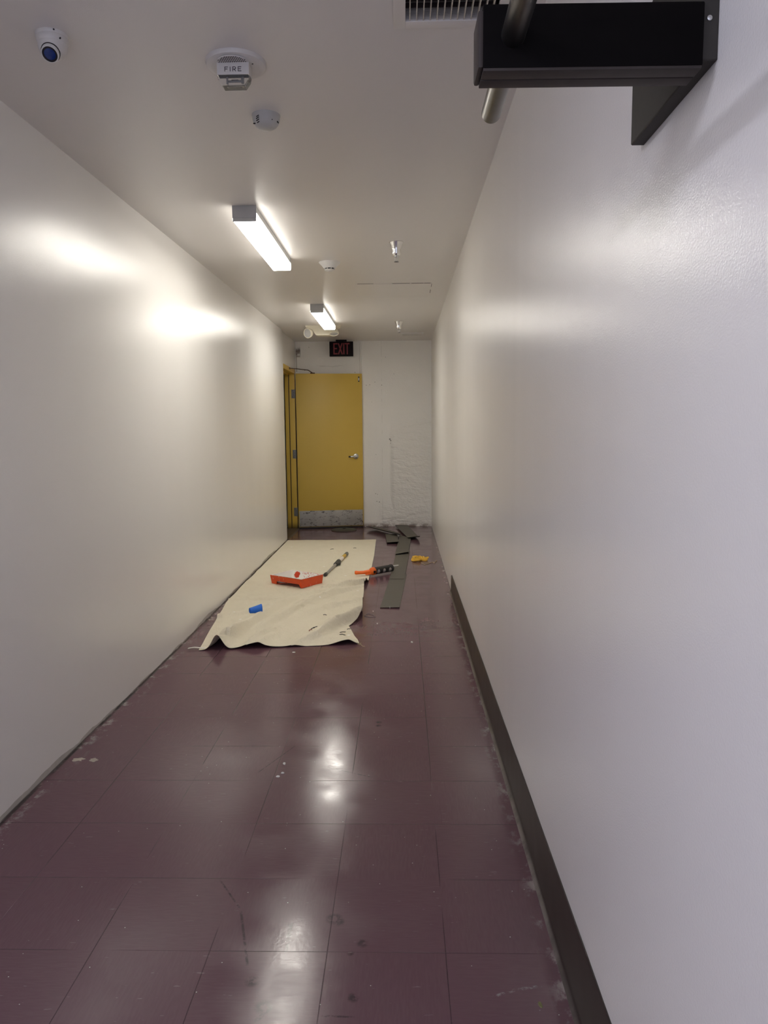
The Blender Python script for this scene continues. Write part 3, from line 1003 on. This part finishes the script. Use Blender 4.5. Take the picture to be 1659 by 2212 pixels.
# ---------------------------------------------------------------- exit sign
xc, xy = -0.785, 9.80
t = thing('exit_sign', (xc, xy, ZC), 'black exit sign with dull red EXIT letters hanging above the yellow door', 'exit sign')
b = B(); box(b, (xc - 0.155, xy, 2.272), (xc + 0.155, xy + 0.045, 2.462), 0.004)
sg = obj('sign_face', b, 'exitblack', t)
b = B()
box(b, (xc - .070, xy - .005, 2.466), (xc + .070, xy + .05, ZC), 0.003)
box(b, (xc - .03, xy + .01, 2.455), (xc + .03, xy + .035, 2.47))
obj('canopy', b, 'exitblack', t)
b = B()
x = xc - 0.095
for ch, wdt in (('E', .038), ('X', .045), ('I', 0.0), ('T', .045)):
    strokes(b, glyph(ch, wdt, 0.128), (x, xy + .0005, 2.305), (1, 0, 0), (0, 0, 1), (0, -1, 0), 0.016, 0.0022)
    x += wdt + (0.024 if ch == 'X' else 0.022 if ch == 'I' else 0.022)
obj('lettering', b, 'exitred', sg)

# ---------------------------------------------------------------- conduit and painted box on the end wall
b = B(); cyl(b, (-0.543, YE - 0.012, 0.30), (-0.543, YE - 0.012, ZC), 0.0115, None, 16)
for z in (0.6, 1.5, 2.25):
    box(b, (-0.543 - .022, YE - .004, z), (-0.543 + .022, YE, z + .018), 0.001)
tag(obj('conduit_pipe', b, 'endwall'), 'thin white painted conduit pipe running up the end wall beside the exit sign', 'pipe')
t = thing('junction_box', (-1.372, YE, 2.36), 'small white painted box high in the left corner of the end wall', 'wall box')  # junction box painted over in the wall's white
b = B(); box(b, (-1.402, YE - 0.030, 2.295), (-1.345, YE, 2.445), 0.004)
obj('box_cover', b, 'endwall', t)
b = B(); tube(b, [(-1.398, YE - .006, 2.30), (-1.397, YE - .006, 2.2), (-1.398, YE - .006, 2.09)], 0.004, 8)
box(b, (-1.402, YE - .012, 2.286), (-1.348, YE - .002, 2.294))
obj('cable', b, simple('grimy_cable', (0.42, 0.38, 0.33), 0.6), t)

# ---------------------------------------------------------------- black wall bracket and steel rod
t = thing('wall_bracket', (XR, 1.01, 1.793), 'heavy black wall bracket holding a steel rod high on the right wall', 'bracket')
b = B()
prism(b, [(0.376, .990, 1.793), (0.376, 1.272, 1.793), (0.376, 1.272, 1.93), (0.376, 1.19, 1.962), (0.376, 1.05, 2.03), (0.376, .990, 2.03)], (XR - 0.376, 0, 0))
bmesh.ops.bevel(b, geom=list(b.edges), offset=0.0015, segments=1, affect='EDGES')
wp = obj('wall_plate', b, 'greypaint', t)
b = B()
for z in (1.842, 1.868):
    lathe(b, [(0.0035, 0), (0.0032, .0015), (0.001, .0022)], (0.3855, .990, z), (0, -1, 0), 12)
obj('bolt_head', b, 'satin', wp)
AM = Matrix.Translation((0.376, 0.985, 1.8225)) @ Matrix.Rotation(math.radians(0.9), 4, 'Z')
b = B()
box(b, (-0.272, 0.0, -0.0375), (0.002, 0.0255, 0.0375), 0.0025, AM)
box(b, (-0.272, 0.0275, -0.0375), (0.002, 0.0500, 0.0375), 0.0025, AM)
box(b, (-0.271, 0.010, -0.0345), (0.002, 0.040, 0.0345), 0, AM)
obj('arm', b, 'black', t)
for y0, y1 in ((0.001, 0.0250), (0.0280, 0.0495)):
    b = B(); box(b, (-0.2715, y0, -0.0405), (0.001, y1, -0.0365), 0.001, AM)
    obj('lower_rail', b, 'darkbrown', t)
b = B()
box(b, (-0.278, 0.001, -0.0365), (-0.271, 0.053, 0.031), 0.003, AM)
obj('end_cap', b, 'darkbrown', t)
b = B()
lathe(b, [(0.0135, 0), (0.0150, 0.003), (0.0150, 1.30), (0.0145, 1.302)], (0.1415, -0.09, 1.8225), (0, 1, 0), 28)
tag(obj('steel_rod', b, 'steel'), 'round grey steel rod passing through the black bracket', 'rod')

# ---------------------------------------------------------------- drop cloth
def interp(pts, t):
    """piecewise-linear with t in 0..1 over the y range, smoothed by cosine"""
    n = len(pts) - 1
    f = min(max(t, 0), 1) * n
    i = min(int(f), n - 1)
    k = f - i
    k = k * k * (3 - 2 * k) * 0.5 + k * 0.5
    return [a + (b_ - a) * k for a, b_ in zip(pts[i], pts[i + 1])]
def resample(pts, n):
    """points every equal step of y"""
    out = []
    y0, y1 = pts[0][1], pts[-1][1]
    for i in range(n + 1):
        y = y0 + (y1 - y0) * i / n
        for a, c_ in zip(pts, pts[1:]):
            if c_[1] <= y <= a[1] + 1e-9:
                k = (a[1] - y) / max(1e-9, a[1] - c_[1])
                out.append((a[0] + (c_[0] - a[0]) * k, y))
                break
        else:
            out.append((pts[-1][0], y))
    return out
LP = [(-1.378, 8.735), (-1.377, 7.7), (-1.374, 6.86), (-1.372, 6.0), (-1.362, 5.53), (-1.315, 5.05), (-1.276, 4.68), (-1.245, 4.335)]
RP = [(-0.318, 8.765), (-0.300, 7.68), (-0.298, 6.9), (-0.300, 6.5), (-0.300, 6.33), (-0.318, 6.25), (-0.330, 6.18), (-0.318, 5.9), (-0.312, 5.6), (-0.292, 5.2),
      (-0.285, 5.10), (-0.320, 5.00), (-0.368, 4.88), (-0.345, 4.78), (-0.310, 4.62), (-0.273, 4.46)]
NV, NU = 420, 150
LR, RR = resample(LP, NV), resample(RP, NV)
def ridge(p, poly):
    """height of a fold: gentle on its far side, steep on the side that falls towards the front"""
    best = 0.0
    for (ax, ay, ah, aw), (bx, by, bh, bw) in zip(poly, poly[1:]):
        dx, dy = bx - ax, by - ay
        L2 = dx * dx + dy * dy
        k = min(1, max(0, ((p[0] - ax) * dx + (p[1] - ay) * dy) / L2))
        d2 = (p[0] - ax - dx * k) ** 2 + (p[1] - ay - dy * k) ** 2
        side = dx * (p[1] - ay) - dy * (p[0] - ax)
        h, w_ = (ah + (bh - ah) * k) * 2.3, aw + (bw - aw) * k
        if ah < 0.085:
            w_ *= 1.25 if side > 0 else 0.52
        else:
            h, w_ = h / 2.15, w_ * 0.72
        best = max(best, h * math.exp(-d2 / (2 * w_ * w_)))
    return best
FOLDS = [
    [(-1.145, 4.30, .098, .038), (-1.10, 4.50, .044, .042), (-1.04, 4.80, .030, .045), (-0.95, 5.20, .028, .05), (-0.84, 5.68, .014, .05), (-0.66, 6.00, .010, .045), (-0.48, 6.18, .021, .035), (-0.31, 6.25, .018, .03)],
    [(-1.02, 4.62, .0, .03), (-0.88, 5.05, .018, .035), (-0.74, 5.45, .018, .04), (-0.55, 5.85, .02, .04), (-0.33, 6.08, .012, .03)],
    [(-0.66, 4.45, .004, .03), (-0.56, 4.60, .018, .04), (-0.47, 4.82, .034, .042), (-0.36, 5.02, .034, .045), (-0.285, 5.12, .036, .04)],
    [(-0.905, 4.33, .016, .055), (-0.87, 4.50, .012, .05), (-0.80, 4.75, .0, .05)],
    [(-0.33, 4.42, .013, .05), (-0.38, 4.56, .006, .05)],
    [(-0.75, 5.10, .0, .04), (-0.55, 5.42, .014, .04), (-0.32, 5.62, .010, .04)],
    [(-0.66, 5.98, .010, .018), (-0.45, 6.10, .022, .018), (-0.30, 6.19, .026, .016)],
    [(-0.74, 5.86, .0, .02), (-0.62, 5.92, .007, .02), (-0.50, 6.02, .014, .018), (-0.44, 6.10, .006, .02)],
    [(-1.34, 5.62, .006, .02), (-1.15, 5.64, .010, .018), (-0.95, 5.66, .004, .02)],
    [(-0.95, 4.42, .010, .02), (-0.90, 4.62, .014, .022), (-0.84, 4.80, .004, .03)],
    [(-1.30, 5.10, .010, .03), (-1.15, 5.22, .012, .03), (-0.98, 5.25, .006, .03)],
]
def cloth_z(x, y):
    z = 0.0035
    z += 0.0020 * (mnoise.noise(Vector((x * 6, y * 5, 1.0))) + 1) * 0.6
    damp = 1.0 - 0.85 * math.exp(-(((x + .90) / .26) ** 2 + ((y - 6.27) / .26) ** 4))
    front = 1.0 / (1 + math.exp((y - 6.9) * 4))
    wr = abs(mnoise.noise(Vector((x * 3.2 + y * 1.2, y * 1.6 - x * 1.5, 4.0))))
    z += 0.017 * max(0, 0.28 - wr) / 0.28 * front * 0.6 * damp
    z += sum(ridge((x, y), f) for f in FOLDS) * damp
    return z
def cloth_pt(u, v):
    j = min(NV, int(round(v * NV)))
    l, r_ = LR[j], RR[j]
    # the front hem wanders a little
    x = l[0] + (r_[0] - l[0]) * u
    y = l[1] + (r_[1] - l[1]) * u
    y += (1 - v) * 0.02 * (mnoise.noise(Vector((x * 5, 3.3, 0))) if v < 0.02 else 0)
    z = cloth_z(x, y)
    return (x, y, z)
b = B()
sheet(b, cloth_pt, NU, NV, 0.0018)
dc = thing('drop_cloth', (-0.83, 6.5, 0), 'rumpled cream canvas drop cloth spread on the plum floor', 'drop cloth')
obj('canvas', b, 'cloth', dc)
b = B()
sheet(b, lambda u, v: (-1.315 + 0.10 * u, 4.345 + 0.018 * v + 0.022 * u, 0.010 + 0.004 * math.sin(u * 5)), 8, 2, 0.001)
obj('hem_tag', b, 'plasterbit', dc)
b = B()
tube(b, [(-0.285, 4.46, .004), (-0.262, 4.44, .006), (-0.25, 4.415, .003), (-0.235, 4.41, .003)], 0.0012, 6)
tube(b, [(-0.285, 4.46, .004), (-0.268, 4.455, .008), (-0.262, 4.47, .006)], 0.0012, 6)
obj('frayed_thread', b, 'thread', dc)

# ---------------------------------------------------------------- paint tray (built in its own axes)
t = thing('paint_tray', (-0.917, 6.254, 0.0075), 'orange paint tray coated with white paint on the drop cloth', 'paint tray', None, math.atan2(-0.208, 0.293))
hx, hy, H = 0.183, 0.139, 0.075
b = B()
def quad(bm, pts):
    bm.faces.new([bm.verts.new(p) for p in pts])
# rim
ix, iy = hx - 0.012, hy - 0.012
for a, c_ in (((-hx, -hy), (-ix, -iy)),):
    pass
ro = [(-hx, -hy), (hx, -hy), (hx, hy), (-hx, hy)]
ri = [(-ix, -iy), (ix, -iy), (ix, iy), (-ix, iy)]
for k in range(4):
    j = (k + 1) % 4
    quad(b, [(*ro[k], H), (*ro[j], H), (*ri[j], H), (*ri[k], H)])
tp = 0.010   # taper of the walls towards the ground
def side(sgn):
    y0, y1, y2 = sgn * hy, sgn * (hy - tp * .6), sgn * (hy - tp)
    quad(b, [(-hx, y0, H), (hx, y0, H), (hx - .004, y1, .030), (-hx + .006, y1, .030)])
    quad(b, [(-hx + .006, y1, .030), (-0.105, y1, .030), (-0.115, y2, .0), (-hx + tp, y2, .0)])
    quad(b, [(hx - .03, y1, .030), (hx - .004, y1, .030), (hx - .006, y2, .0), (hx - .012, y2, .0)])
side(1); side(-1)
quad(b, [(hx, -hy, H), (hx, hy, H), (hx - .006, hy - tp, 0), (hx - .006, -hy + tp, 0)])
quad(b, [(-hx, -hy, H), (-hx, hy, H), (-hx + tp, hy - tp, 0), (-hx + tp, -hy + tp, 0)])
quad(b, [(-hx + tp, -hy + tp, .001), (-0.115, -hy + tp, .001), (-0.115, hy - tp, .001), (-hx + tp, hy - tp, .001)])
quad(b, [(-0.115, -hy + tp, .001), (hx - .02, -hy + tp, .050), (hx - .02, hy - tp, .050), (-0.115, hy - tp, .001)])
bmesh.ops.remove_doubles(b, verts=b.verts, dist=0.0005)
ob = obj('tray_body', b, 'orange', t, smooth=False, local=True)
md = ob.modifiers.new('wall', 'SOLIDIFY'); md.thickness = 0.0022
b = B()
pr = [(-ix, H + .0012), (-ix + .006, .016), (-ix + .03, .010), (-0.085, .010), (-0.06, .014), (0.13, .056), (0.155, .066), (ix, H + .0012)]
NY = 12
rows = []
for x, z in pr:
    rows.append([])
    for k in range(NY + 1):
        y = -iy + 2 * iy * k / NY
        zz = z if 0 < k < NY else H + .0012
        rows[-1].append(b.verts.new((x, y * (1.0 if k in (0, NY) else .97), zz)))
for a, c_ in zip(rows, rows[1:]):
    for k in range(NY):
        b.faces.new((a[k], a[k + 1], c_[k + 1], c_[k]))
# paint smeared over the rim
for k in range(4):
    j = (k + 1) % 4
    w_ = 0.75 if k != 1 else 0.92
    o_ = [(x_ * (ix + (hx - ix) * w_) / hx, y_ * (iy + (hy - iy) * w_) / hy) for x_, y_ in ro]
    quad(b, [(*o_[k], H + .0022), (*o_[j], H + .0022), (*ri[j], H + .0022), (*ri[k], H + .0022)])
bmesh.ops.remove_doubles(b, verts=b.verts, dist=0.0015)
obj('paint_coating', b, 'wetpaint', t, local=True)

# ---------------------------------------------------------------- extension pole
p0, p1 = Vector((-0.702, 6.535, 0.021)), Vector((-0.586, 7.69, 0.023))
t = thing('extension_pole', (p0 + p1) / 2 * 1.0 - Vector((0, 0, .02)), 'grey and white roller extension pole lying on the drop cloth', 'extension pole')
at = lambda k: p0.lerp(p1, k)
b = B(); cyl(b, at(0.03), at(0.46), 0.0125); obj('inner_tube', b, 'pole', t)
b = B(); lathe(b, [(0.010, 0), (0.0165, .004), (0.0175, .03), (0.0165, .055), (0.0125, .06)], p0, p1 - p0, 20); obj('threaded_tip', b, 'dkgrip', t)
b = B()
L = (p1 - p0).length
lathe(b, [(0.013, .43 * L), (0.021, .435 * L), (0.023, .47 * L), (0.019, .50 * L), (0.024, .53 * L), (0.024, .585 * L), (0.017, .60 * L)], p0, p1 - p0, 14)
d = (p1 - p0).normalized(); sdir = Vector((d.y, -d.x, 0))
box(b, (-.012, -.03, -.012), (.022, .03, .010), 0.004, Matrix.Translation(at(.49) + sdir * .016))
obj('locking_collar', b, 'dkgrip', t)
b = B(); cyl(b, at(0.59), at(0.79), 0.0165); obj('outer_sleeve', b, 'polewhite', t)
b = B(); cyl(b, at(0.76), at(0.89), 0.0172); obj('yellow_band', b, 'yellowlabel', t)
b = B(); lathe(b, [(0.0165, .88 * L), (0.0185, .885 * L), (0.0185, .985 * L), (0.013, L)], p0, p1 - p0, 18); obj('end_grip', b, 'greygrip', t)

# ---------------------------------------------------------------- caulking gun
g0, g1 = Vector((-0.268, 6.585, 0.0)), Vector((-0.105, 6.735, 0.0))
L = (g1 - g0).length
ang = math.atan2(g1.y - g0.y, g1.x - g0.x)
t = thing('caulking_gun', g0 + Vector((0, 0, 0.0105)), 'orange handled caulking gun with black cut-out barrel at the edge of the cloth', 'caulking gun', None, ang)
rad, cz = 0.034, 0.036
b = B()
NS, NA = 84, 30
gv = {}
def hole(s, a):
    for c_ in (.19, .50, .82):
        if ((s - c_) / .085) ** 2 + ((a - 0.50) / .20) ** 2 < 1:
            return True
    return False
for layer, rr in ((0, rad), (1, rad - .0035)):
    for i in range(NS + 1):
        for k in range(NA + 1):
            s, a = i / NS, k / NA
            th = math.radians(95 + 200 * a)
            gv[layer, i, k] = b.verts.new((s * L, math.cos(th) * rr, cz + math.sin(th) * rr))
cell = lambda i, k: 0 <= i < NS and 0 <= k < NA and not hole((i + .5) / NS, (k + .5) / NA)
for i in range(NS):
    for k in range(NA):
        if not cell(i, k):
            continue
        q = [(i, k), (i + 1, k), (i + 1, k + 1), (i, k + 1)]
        b.faces.new([gv[(0,) + p] for p in q])
        b.faces.new([gv[(1,) + p] for p in reversed(q)])
        for (di, dk), (p, r_) in zip(((0, -1), (1, 0), (0, 1), (-1, 0)), ((q[0], q[1]), (q[1], q[2]), (q[2], q[3]), (q[3], q[0]))):
            if not cell(i + di, k + dk):
                b.faces.new((gv[(0,) + p], gv[(1,) + p], gv[(1,) + r_], gv[(0,) + r_]))
for v in [v for v in b.verts if not v.link_faces]:
    b.verts.remove(v)
obj('barrel', b, 'gunblack', t, local=True)
b = B()
lathe(b, [(rad + .001, 0), (rad + .001, .012), (rad - .010, .016)], (L - .010, 0, cz), (1, 0, 0), 24)
obj('front_ring', b, 'gunblack', t, local=True)
b = B(); cyl(b, (0.004, 0, cz + .002), (L - .012, 0, cz + .002), 0.0295)
obj('cartridge', b, simple('pale_sealant_cartridge', (0.50, 0.47, 0.45), 0.35), t, local=True)
b = B(); lathe(b, [(0.010, 0), (0.0075, .03), (0.0055, .075)], (L + .002, 0, cz + .012), (1, -0.18, 0.05), 14)
obj('nozzle', b, 'whiteplastic', t, local=True)
b = B()
lathe(b, [(0.016, -0.034), (0.031, -0.024), (0.036, -0.010), (0.036, 0.008), (0.030, 0.012)], (0, 0, cz), (1, 0, 0), 24)
R = Matrix.Rotation(-ang + math.radians(6), 3, 'Z')
tube(b, [R @ Vector(p) for p in [(-0.015, 0, .034), (-0.050, -.004, .031), (-0.09, -.006, .027), (-0.13, -.004, .026), (-0.160, 0, .026), (-0.168, 0, .026)]],
     lambda k: 0.0165 + 0.002 * math.sin(k * 9) - (0.006 if k > .97 else 0), 14)
hg = obj('handle', b, 'gunorange', t, local=True)
b = B()
tube(b, [R @ Vector(p) for p in [(-0.010, -.014, .018), (-0.035, -.020, .014), (-0.060, -.022, .012), (-0.072, -.021, .012)]], lambda k: 0.0085 - .003 * k, 10)
obj('trigger', b, 'gunorange', t, local=True)
b = B()
box(b, (-0.022, -0.0372, .022), (0.003, -0.030, .046), 0.003)
obj('release_slot', b, 'darkhole', t, local=True)

# ---------------------------------------------------------------- loose vinyl strips
def strip(name_z, fl, fr, br, bl, label, lift_f=0.0, lift_b=0.0, lift_l=0.0, lift_r=0.0, mid=0.0, thick=0.003, z=0.004, curl=0.10):
    fl, fr, br, bl = [Vector((p[0], p[1], 0)) for p in (fl, fr, br, bl)]
    ln = ((fl - bl).length + (fr - br).length) / 2
    def fn(u, v):
        p = fl.lerp(fr, u).lerp(bl.lerp(br, u), v)
        zz = z
        fv, bv = v * ln, (1 - v) * ln
        if fv < curl:
            zz += lift_f * (1 - fv / curl) ** 2 * (0.25 + 0.75 * u)
        if bv < curl:
            zz += lift_b * (1 - bv / curl) ** 2
        zz += lift_l * max(0, 1 - u * 2.2) ** 2 + lift_r * max(0, 1 - (1 - u) * 2.2) ** 2
        zz += mid * math.sin(v * math.pi)
        zz += 0.0007 * (mnoise.noise(Vector((p.x * 7, p.y * 4, 9))) + 1)
        return (p.x, p.y, zz)
    b = B()
    sheet(b, fn, 10, 40, thick)
    o = obj('vinyl_strip', b, 'cove')
    return tag(o, label, 'vinyl strip', 'loose vinyl strips on the floor')
strip(0, (-0.171, 5.385), (-0.026, 5.378), (0.036, 6.650), (-0.108, 6.640), 'olive grey vinyl strip nearest the viewer, farthest from the end wall', .006, z=.004)
strip(0, (-0.116, 6.42), (0.014, 6.42), (0.080, 7.95), (-0.062, 7.95), 'long straight olive grey vinyl strip beside the caulking gun nozzle', .0, z=.0085)
strip(0, (-0.080, 7.640), (0.061, 7.700), (0.104, 8.84), (-0.036, 9.05), 'olive grey vinyl strip left of the yellow cord with its front edge curled up', .022, z=.013, curl=.14)
strip(0, (-0.180, 8.430), (-0.042, 8.425), (-0.066, 9.12), (-0.214, 9.10), 'short olive grey vinyl offcut at the left of the strip pile', .014, z=.0175)
strip(0, (0.070, 8.740), (0.210, 8.690), (0.077, 9.86), (-0.100, 9.90), 'olive grey vinyl strip leaning to the right, reaching the end wall', .034, .006, z=.023, curl=.16)
strip(0, (-0.022, 8.84), (-0.030, 9.13), (-0.335, 9.76), (-0.480, 9.63), 'dark curled vinyl strip pointing to the yellow door', .006, lift_l=.026, z=.0275)

# ---------------------------------------------------------------- round dark disc at the door
t = thing('floor_disc', (-0.768, 9.625, 0), 'flat dark round disc on the floor in front of the yellow door', 'disc')
b = B()
lathe(b, [(0.158, 0.0), (0.166, 0.004), (0.164, 0.010), (0.150, 0.016), (0.06, 0.020), (0.01, 0.021)], (-0.768, 9.615, 0), (0, 0, 1), 48)
obj('plate', b, 'dkdisc', t)
b = B()
lathe(b, [(0.022, 0.019), (0.020, 0.028), (0.006, 0.031)], (-0.768, 9.615, 0), (0, 0, 1), 18)
obj('knob', b, 'gunblack', t)

# ---------------------------------------------------------------- yellow cord bundle and thread
t = thing('cord_bundle', (0.172, 7.38, 0), 'small bundle of looped yellow cord on the floor by the right wall', 'cord')
def loop(cx, cy, ax_, by_, rot, waist, zc, n=40):
    pts = []
    for i in range(n):
        a = 2 * math.pi * i / n
        x = ax_ * math.cos(a)
        y = by_ * math.sin(a) * (1 - waist * math.exp(-((x - ax_ * .25) / (ax_ * .45)) ** 2)) * (1.0 if x < 0 else .62)
        X, Y = x * math.cos(rot) - y * math.sin(rot), x * math.sin(rot) + y * math.cos(rot)
        pts.append((cx + X, cy + Y, zc + 0.006 * math.sin(3 * a + cx * 40)))
    return pts
for k, (dx, dy, ax_, by_, ro_, wa, zc) in enumerate([(0, 0, .080, .125, -.06, .35, .014), (.004, -.01, .070, .095, .05, .3, .026), (-.012, .012, .058, .085, -.18, .2, .034),
                                                    (-.022, .0, .044, .065, .3, .1, .040), (.012, -.006, .076, .055, -.02, .5, .034), (.0, .004, .074, .105, -.1, .4, .022)]):
    b = B()
    tube(b, loop(0.172 + dx, 7.38 + dy, ax_, by_, ro_, wa, zc * 0.75), 0.0060, 8, True)
    obj('cord_loop', b, 'cord', t)
b = B()
tube(b, [(0.185, 7.21, .003), (0.215, 7.13, .003), (0.25, 7.18, .004), (0.285, 7.24, .004), (0.305, 7.25, .003), (0.315, 7.20, .004), (0.33, 7.28, .008), (0.345, 7.33, .004)], 0.0032, 6)
tube(b, [(0.185, 7.255, .003), (0.23, 7.25, .003), (0.262, 7.265, .003)], 0.0025, 6)
tag(obj('loose_thread', b, 'thread'), 'loose beige thread on the floor between the yellow cord and the right wall', 'thread')

# ---------------------------------------------------------------- small litter
b = B()                        # curled piece of blue tape standing like a small scoop
c0 = Vector((-1.030, 5.02, cloth_z(-1.03, 5.02) + 0.001))
axv = Vector((0.080, 0.034, 0.0)); N1, N2 = 18, 10
up_ = Vector((0, 0, 1)); sd = Vector((-axv.y, axv.x, 0)).normalized()
pts = {}
for i in range(N1 + 1):
    a = math.radians(-60 + 300 * i / N1)
    for k in range(N2 + 1):
        s = k / N2
        r_ = 0.019 + 0.009 * s
        flat = max(0, (s - .45)) * (1 if i > 6 else 0)
        p = c0 + axv * (s - .5) + sd * math.cos(a) * r_ + up_ * (0.020 + 0.006 * s + math.sin(a) * r_ * (1 + .25 * s))
        pts[i, k] = b.verts.new(p)
for i in range(N1):
    for k in range(N2):
        b.faces.new((pts[i, k], pts[i + 1, k], pts[i + 1, k + 1], pts[i, k + 1]))
bt = obj('tape_scrap', b, 'bluetape')
md = bt.modifiers.new('thickness', 'SOLIDIFY'); md.thickness = 0.0008
tag(bt, 'curled scrap of bright blue tape on the drop cloth', 'tape')

def cl(x, y):                  # height of the cloth's surface at a point
    return cloth_z(x, y) + 0.0015
def wire(pts, r, mat, label, group='wire offcuts on the cloth'):
    b = B(); tube(b, pts, r, 6)
    return tag(obj('wire_offcut', b, mat), label, 'wire', group)
z = cl(-.6, 4.66)
t = thing('wire_tuft', (-0.61, 4.66, z - .004), 'small tuft of dark and reddish wire ends near the front hem of the cloth', 'wire')
for k, (dx, dy, m) in enumerate(((.055, -.005, 'wire'), (.030, -.085, 'wirered'), (.010, -.060, 'wirered'), (.035, .02, 'wire'))):
    b = B()
    q0 = Vector((-0.615, 4.69, cl(-0.615, 4.69) + .004)); q1 = Vector((-0.615 + dx, 4.69 + dy, cl(-0.615 + dx, 4.69 + dy) + .004))
    tube(b, [q0, q0.lerp(q1, .5) + Vector((0, 0, .006)), q1], 0.0024, 6)
    obj('wire_end', b, m, t)
for (xa, ya, xb, yb, lab) in ((-.414, 4.700, -.376, 4.712, 'upper of two parallel dark wire bits in the right front corner of the cloth'),
                              (-.412, 4.655, -.374, 4.640, 'lower of two parallel dark wire bits in the right front corner of the cloth'),
                              (-.372, 4.775, -.350, 4.785, 'tiny dark wire bit at the inward notch of the cloth edge'),
                              (-.548, 8.10, -.515, 8.10, 'tiny dark wire bit lying at the far end of the cloth, right'),
                              (-.795, 8.02, -.765, 8.06, 'tiny dark wire bit lying at the far end of the cloth, left'),
                              (-.570, 5.133, -.545, 5.133, 'tiny dark wire bit in the middle of the front half of the cloth')):
    wire([(xa, ya, cl(xa, ya) + .003), ((xa + xb) / 2, (ya + yb) / 2 + .004, cl((xa + xb) / 2, (ya + yb) / 2) + .005), (xb, yb, cl(xb, yb) + .003)], 0.0024, 'wire', lab)
b = B(); tube(b, [(-.275, 5.17, .003), (-.25, 5.22, .003), (-.215, 5.18, .004), (-.195, 5.13, .003)], .0022, 6)
tube(b, [(-.275, 5.155, .003), (-.24, 5.125, .003), (-.20, 5.125, .003)], .002, 6)
tag(obj('wire_twist', b, 'hinge'), 'thin twist of wire on the floor just right of the cloth edge', 'wire')

def crumb(x, y, sx, sy, h, rot, label, mat='plasterbit', name='plaster_crumb', cat='plaster crumb', group='pale crumbs on the floor'):
    b = B()
    n = 9 if h > 0.0015 else 17
    ring = []
    for i in range(n):
        a = 2 * math.pi * i / n
        k = (0.75 + 0.5 * random.random()) if n == 9 else (0.45 + 0.75 * random.random())
        X, Y = sx * k * math.cos(a), sy * k * math.sin(a)
        ring.append((x + X * math.cos(rot) - Y * math.sin(rot), y + X * math.sin(rot) + Y * math.cos(rot), 0.0))
    lo_ = [b.verts.new(p) for p in ring]
    hi_ = [b.verts.new((x + (p[0] - x) * .8, y + (p[1] - y) * .8, h)) for p in ring]
    b.faces.new(list(reversed(lo_))); b.faces.new(hi_)
    for i in range(n):
        j = (i + 1) % n
        b.faces.new((lo_[i], lo_[j], hi_[j], hi_[i]))
    return tag(obj(name, b, mat), label, cat, group)
crumb(0.055, 4.503, .006, .012, .005, .5, 'white plaster crumb alone on the floor towards the right wall')
crumb(-0.177, 4.943, .005, .009, .006, 0, 'white plaster crumb right of the notch in the cloth edge')
crumb(-0.219, 5.290, .004, .010, .004, 0, 'white plaster crumb between the cloth and the nearest vinyl strip')
crumb(-0.098, 5.392, .004, .008, .008, 0, 'white plaster crumb on the front edge of the nearest vinyl strip')
crumb(-1.333, 2.856, .030, .018, .0012, .2, 'left tan paint flake on the floor beside the left wall', 'paintchip', 'paint_flake', 'paint flake', 'tan paint flakes on the floor')
crumb(-1.268, 2.852, .020, .018, .0012, 0, 'right tan paint flake on the floor, just away from the left wall', 'paintchip', 'paint_flake', 'paint flake', 'tan paint flakes on the floor')
crumb(-0.480, 2.82, .006, .010, .003, .3, 'upper of three white crumbs on a floor tile below the cloth')
crumb(-0.475, 2.74, .006, .007, .003, .8, 'middle of three white crumbs on a floor tile below the cloth')
crumb(-0.487, 2.71, .008, .006, .003, 0, 'lower of three white crumbs on a floor tile below the cloth')
crumb(-0.66, 4.30, .010, .006, .003, 0, 'white crumb on the floor right in front of the cloth hem')
crumb(0.315, 1.585, .0045, .010, .002, 0.1, 'small olive green flake on the floor near the brown skirting', simple('olive_flake', (0.16, 0.15, 0.06), 0.7), 'green_flake', 'flake', None)
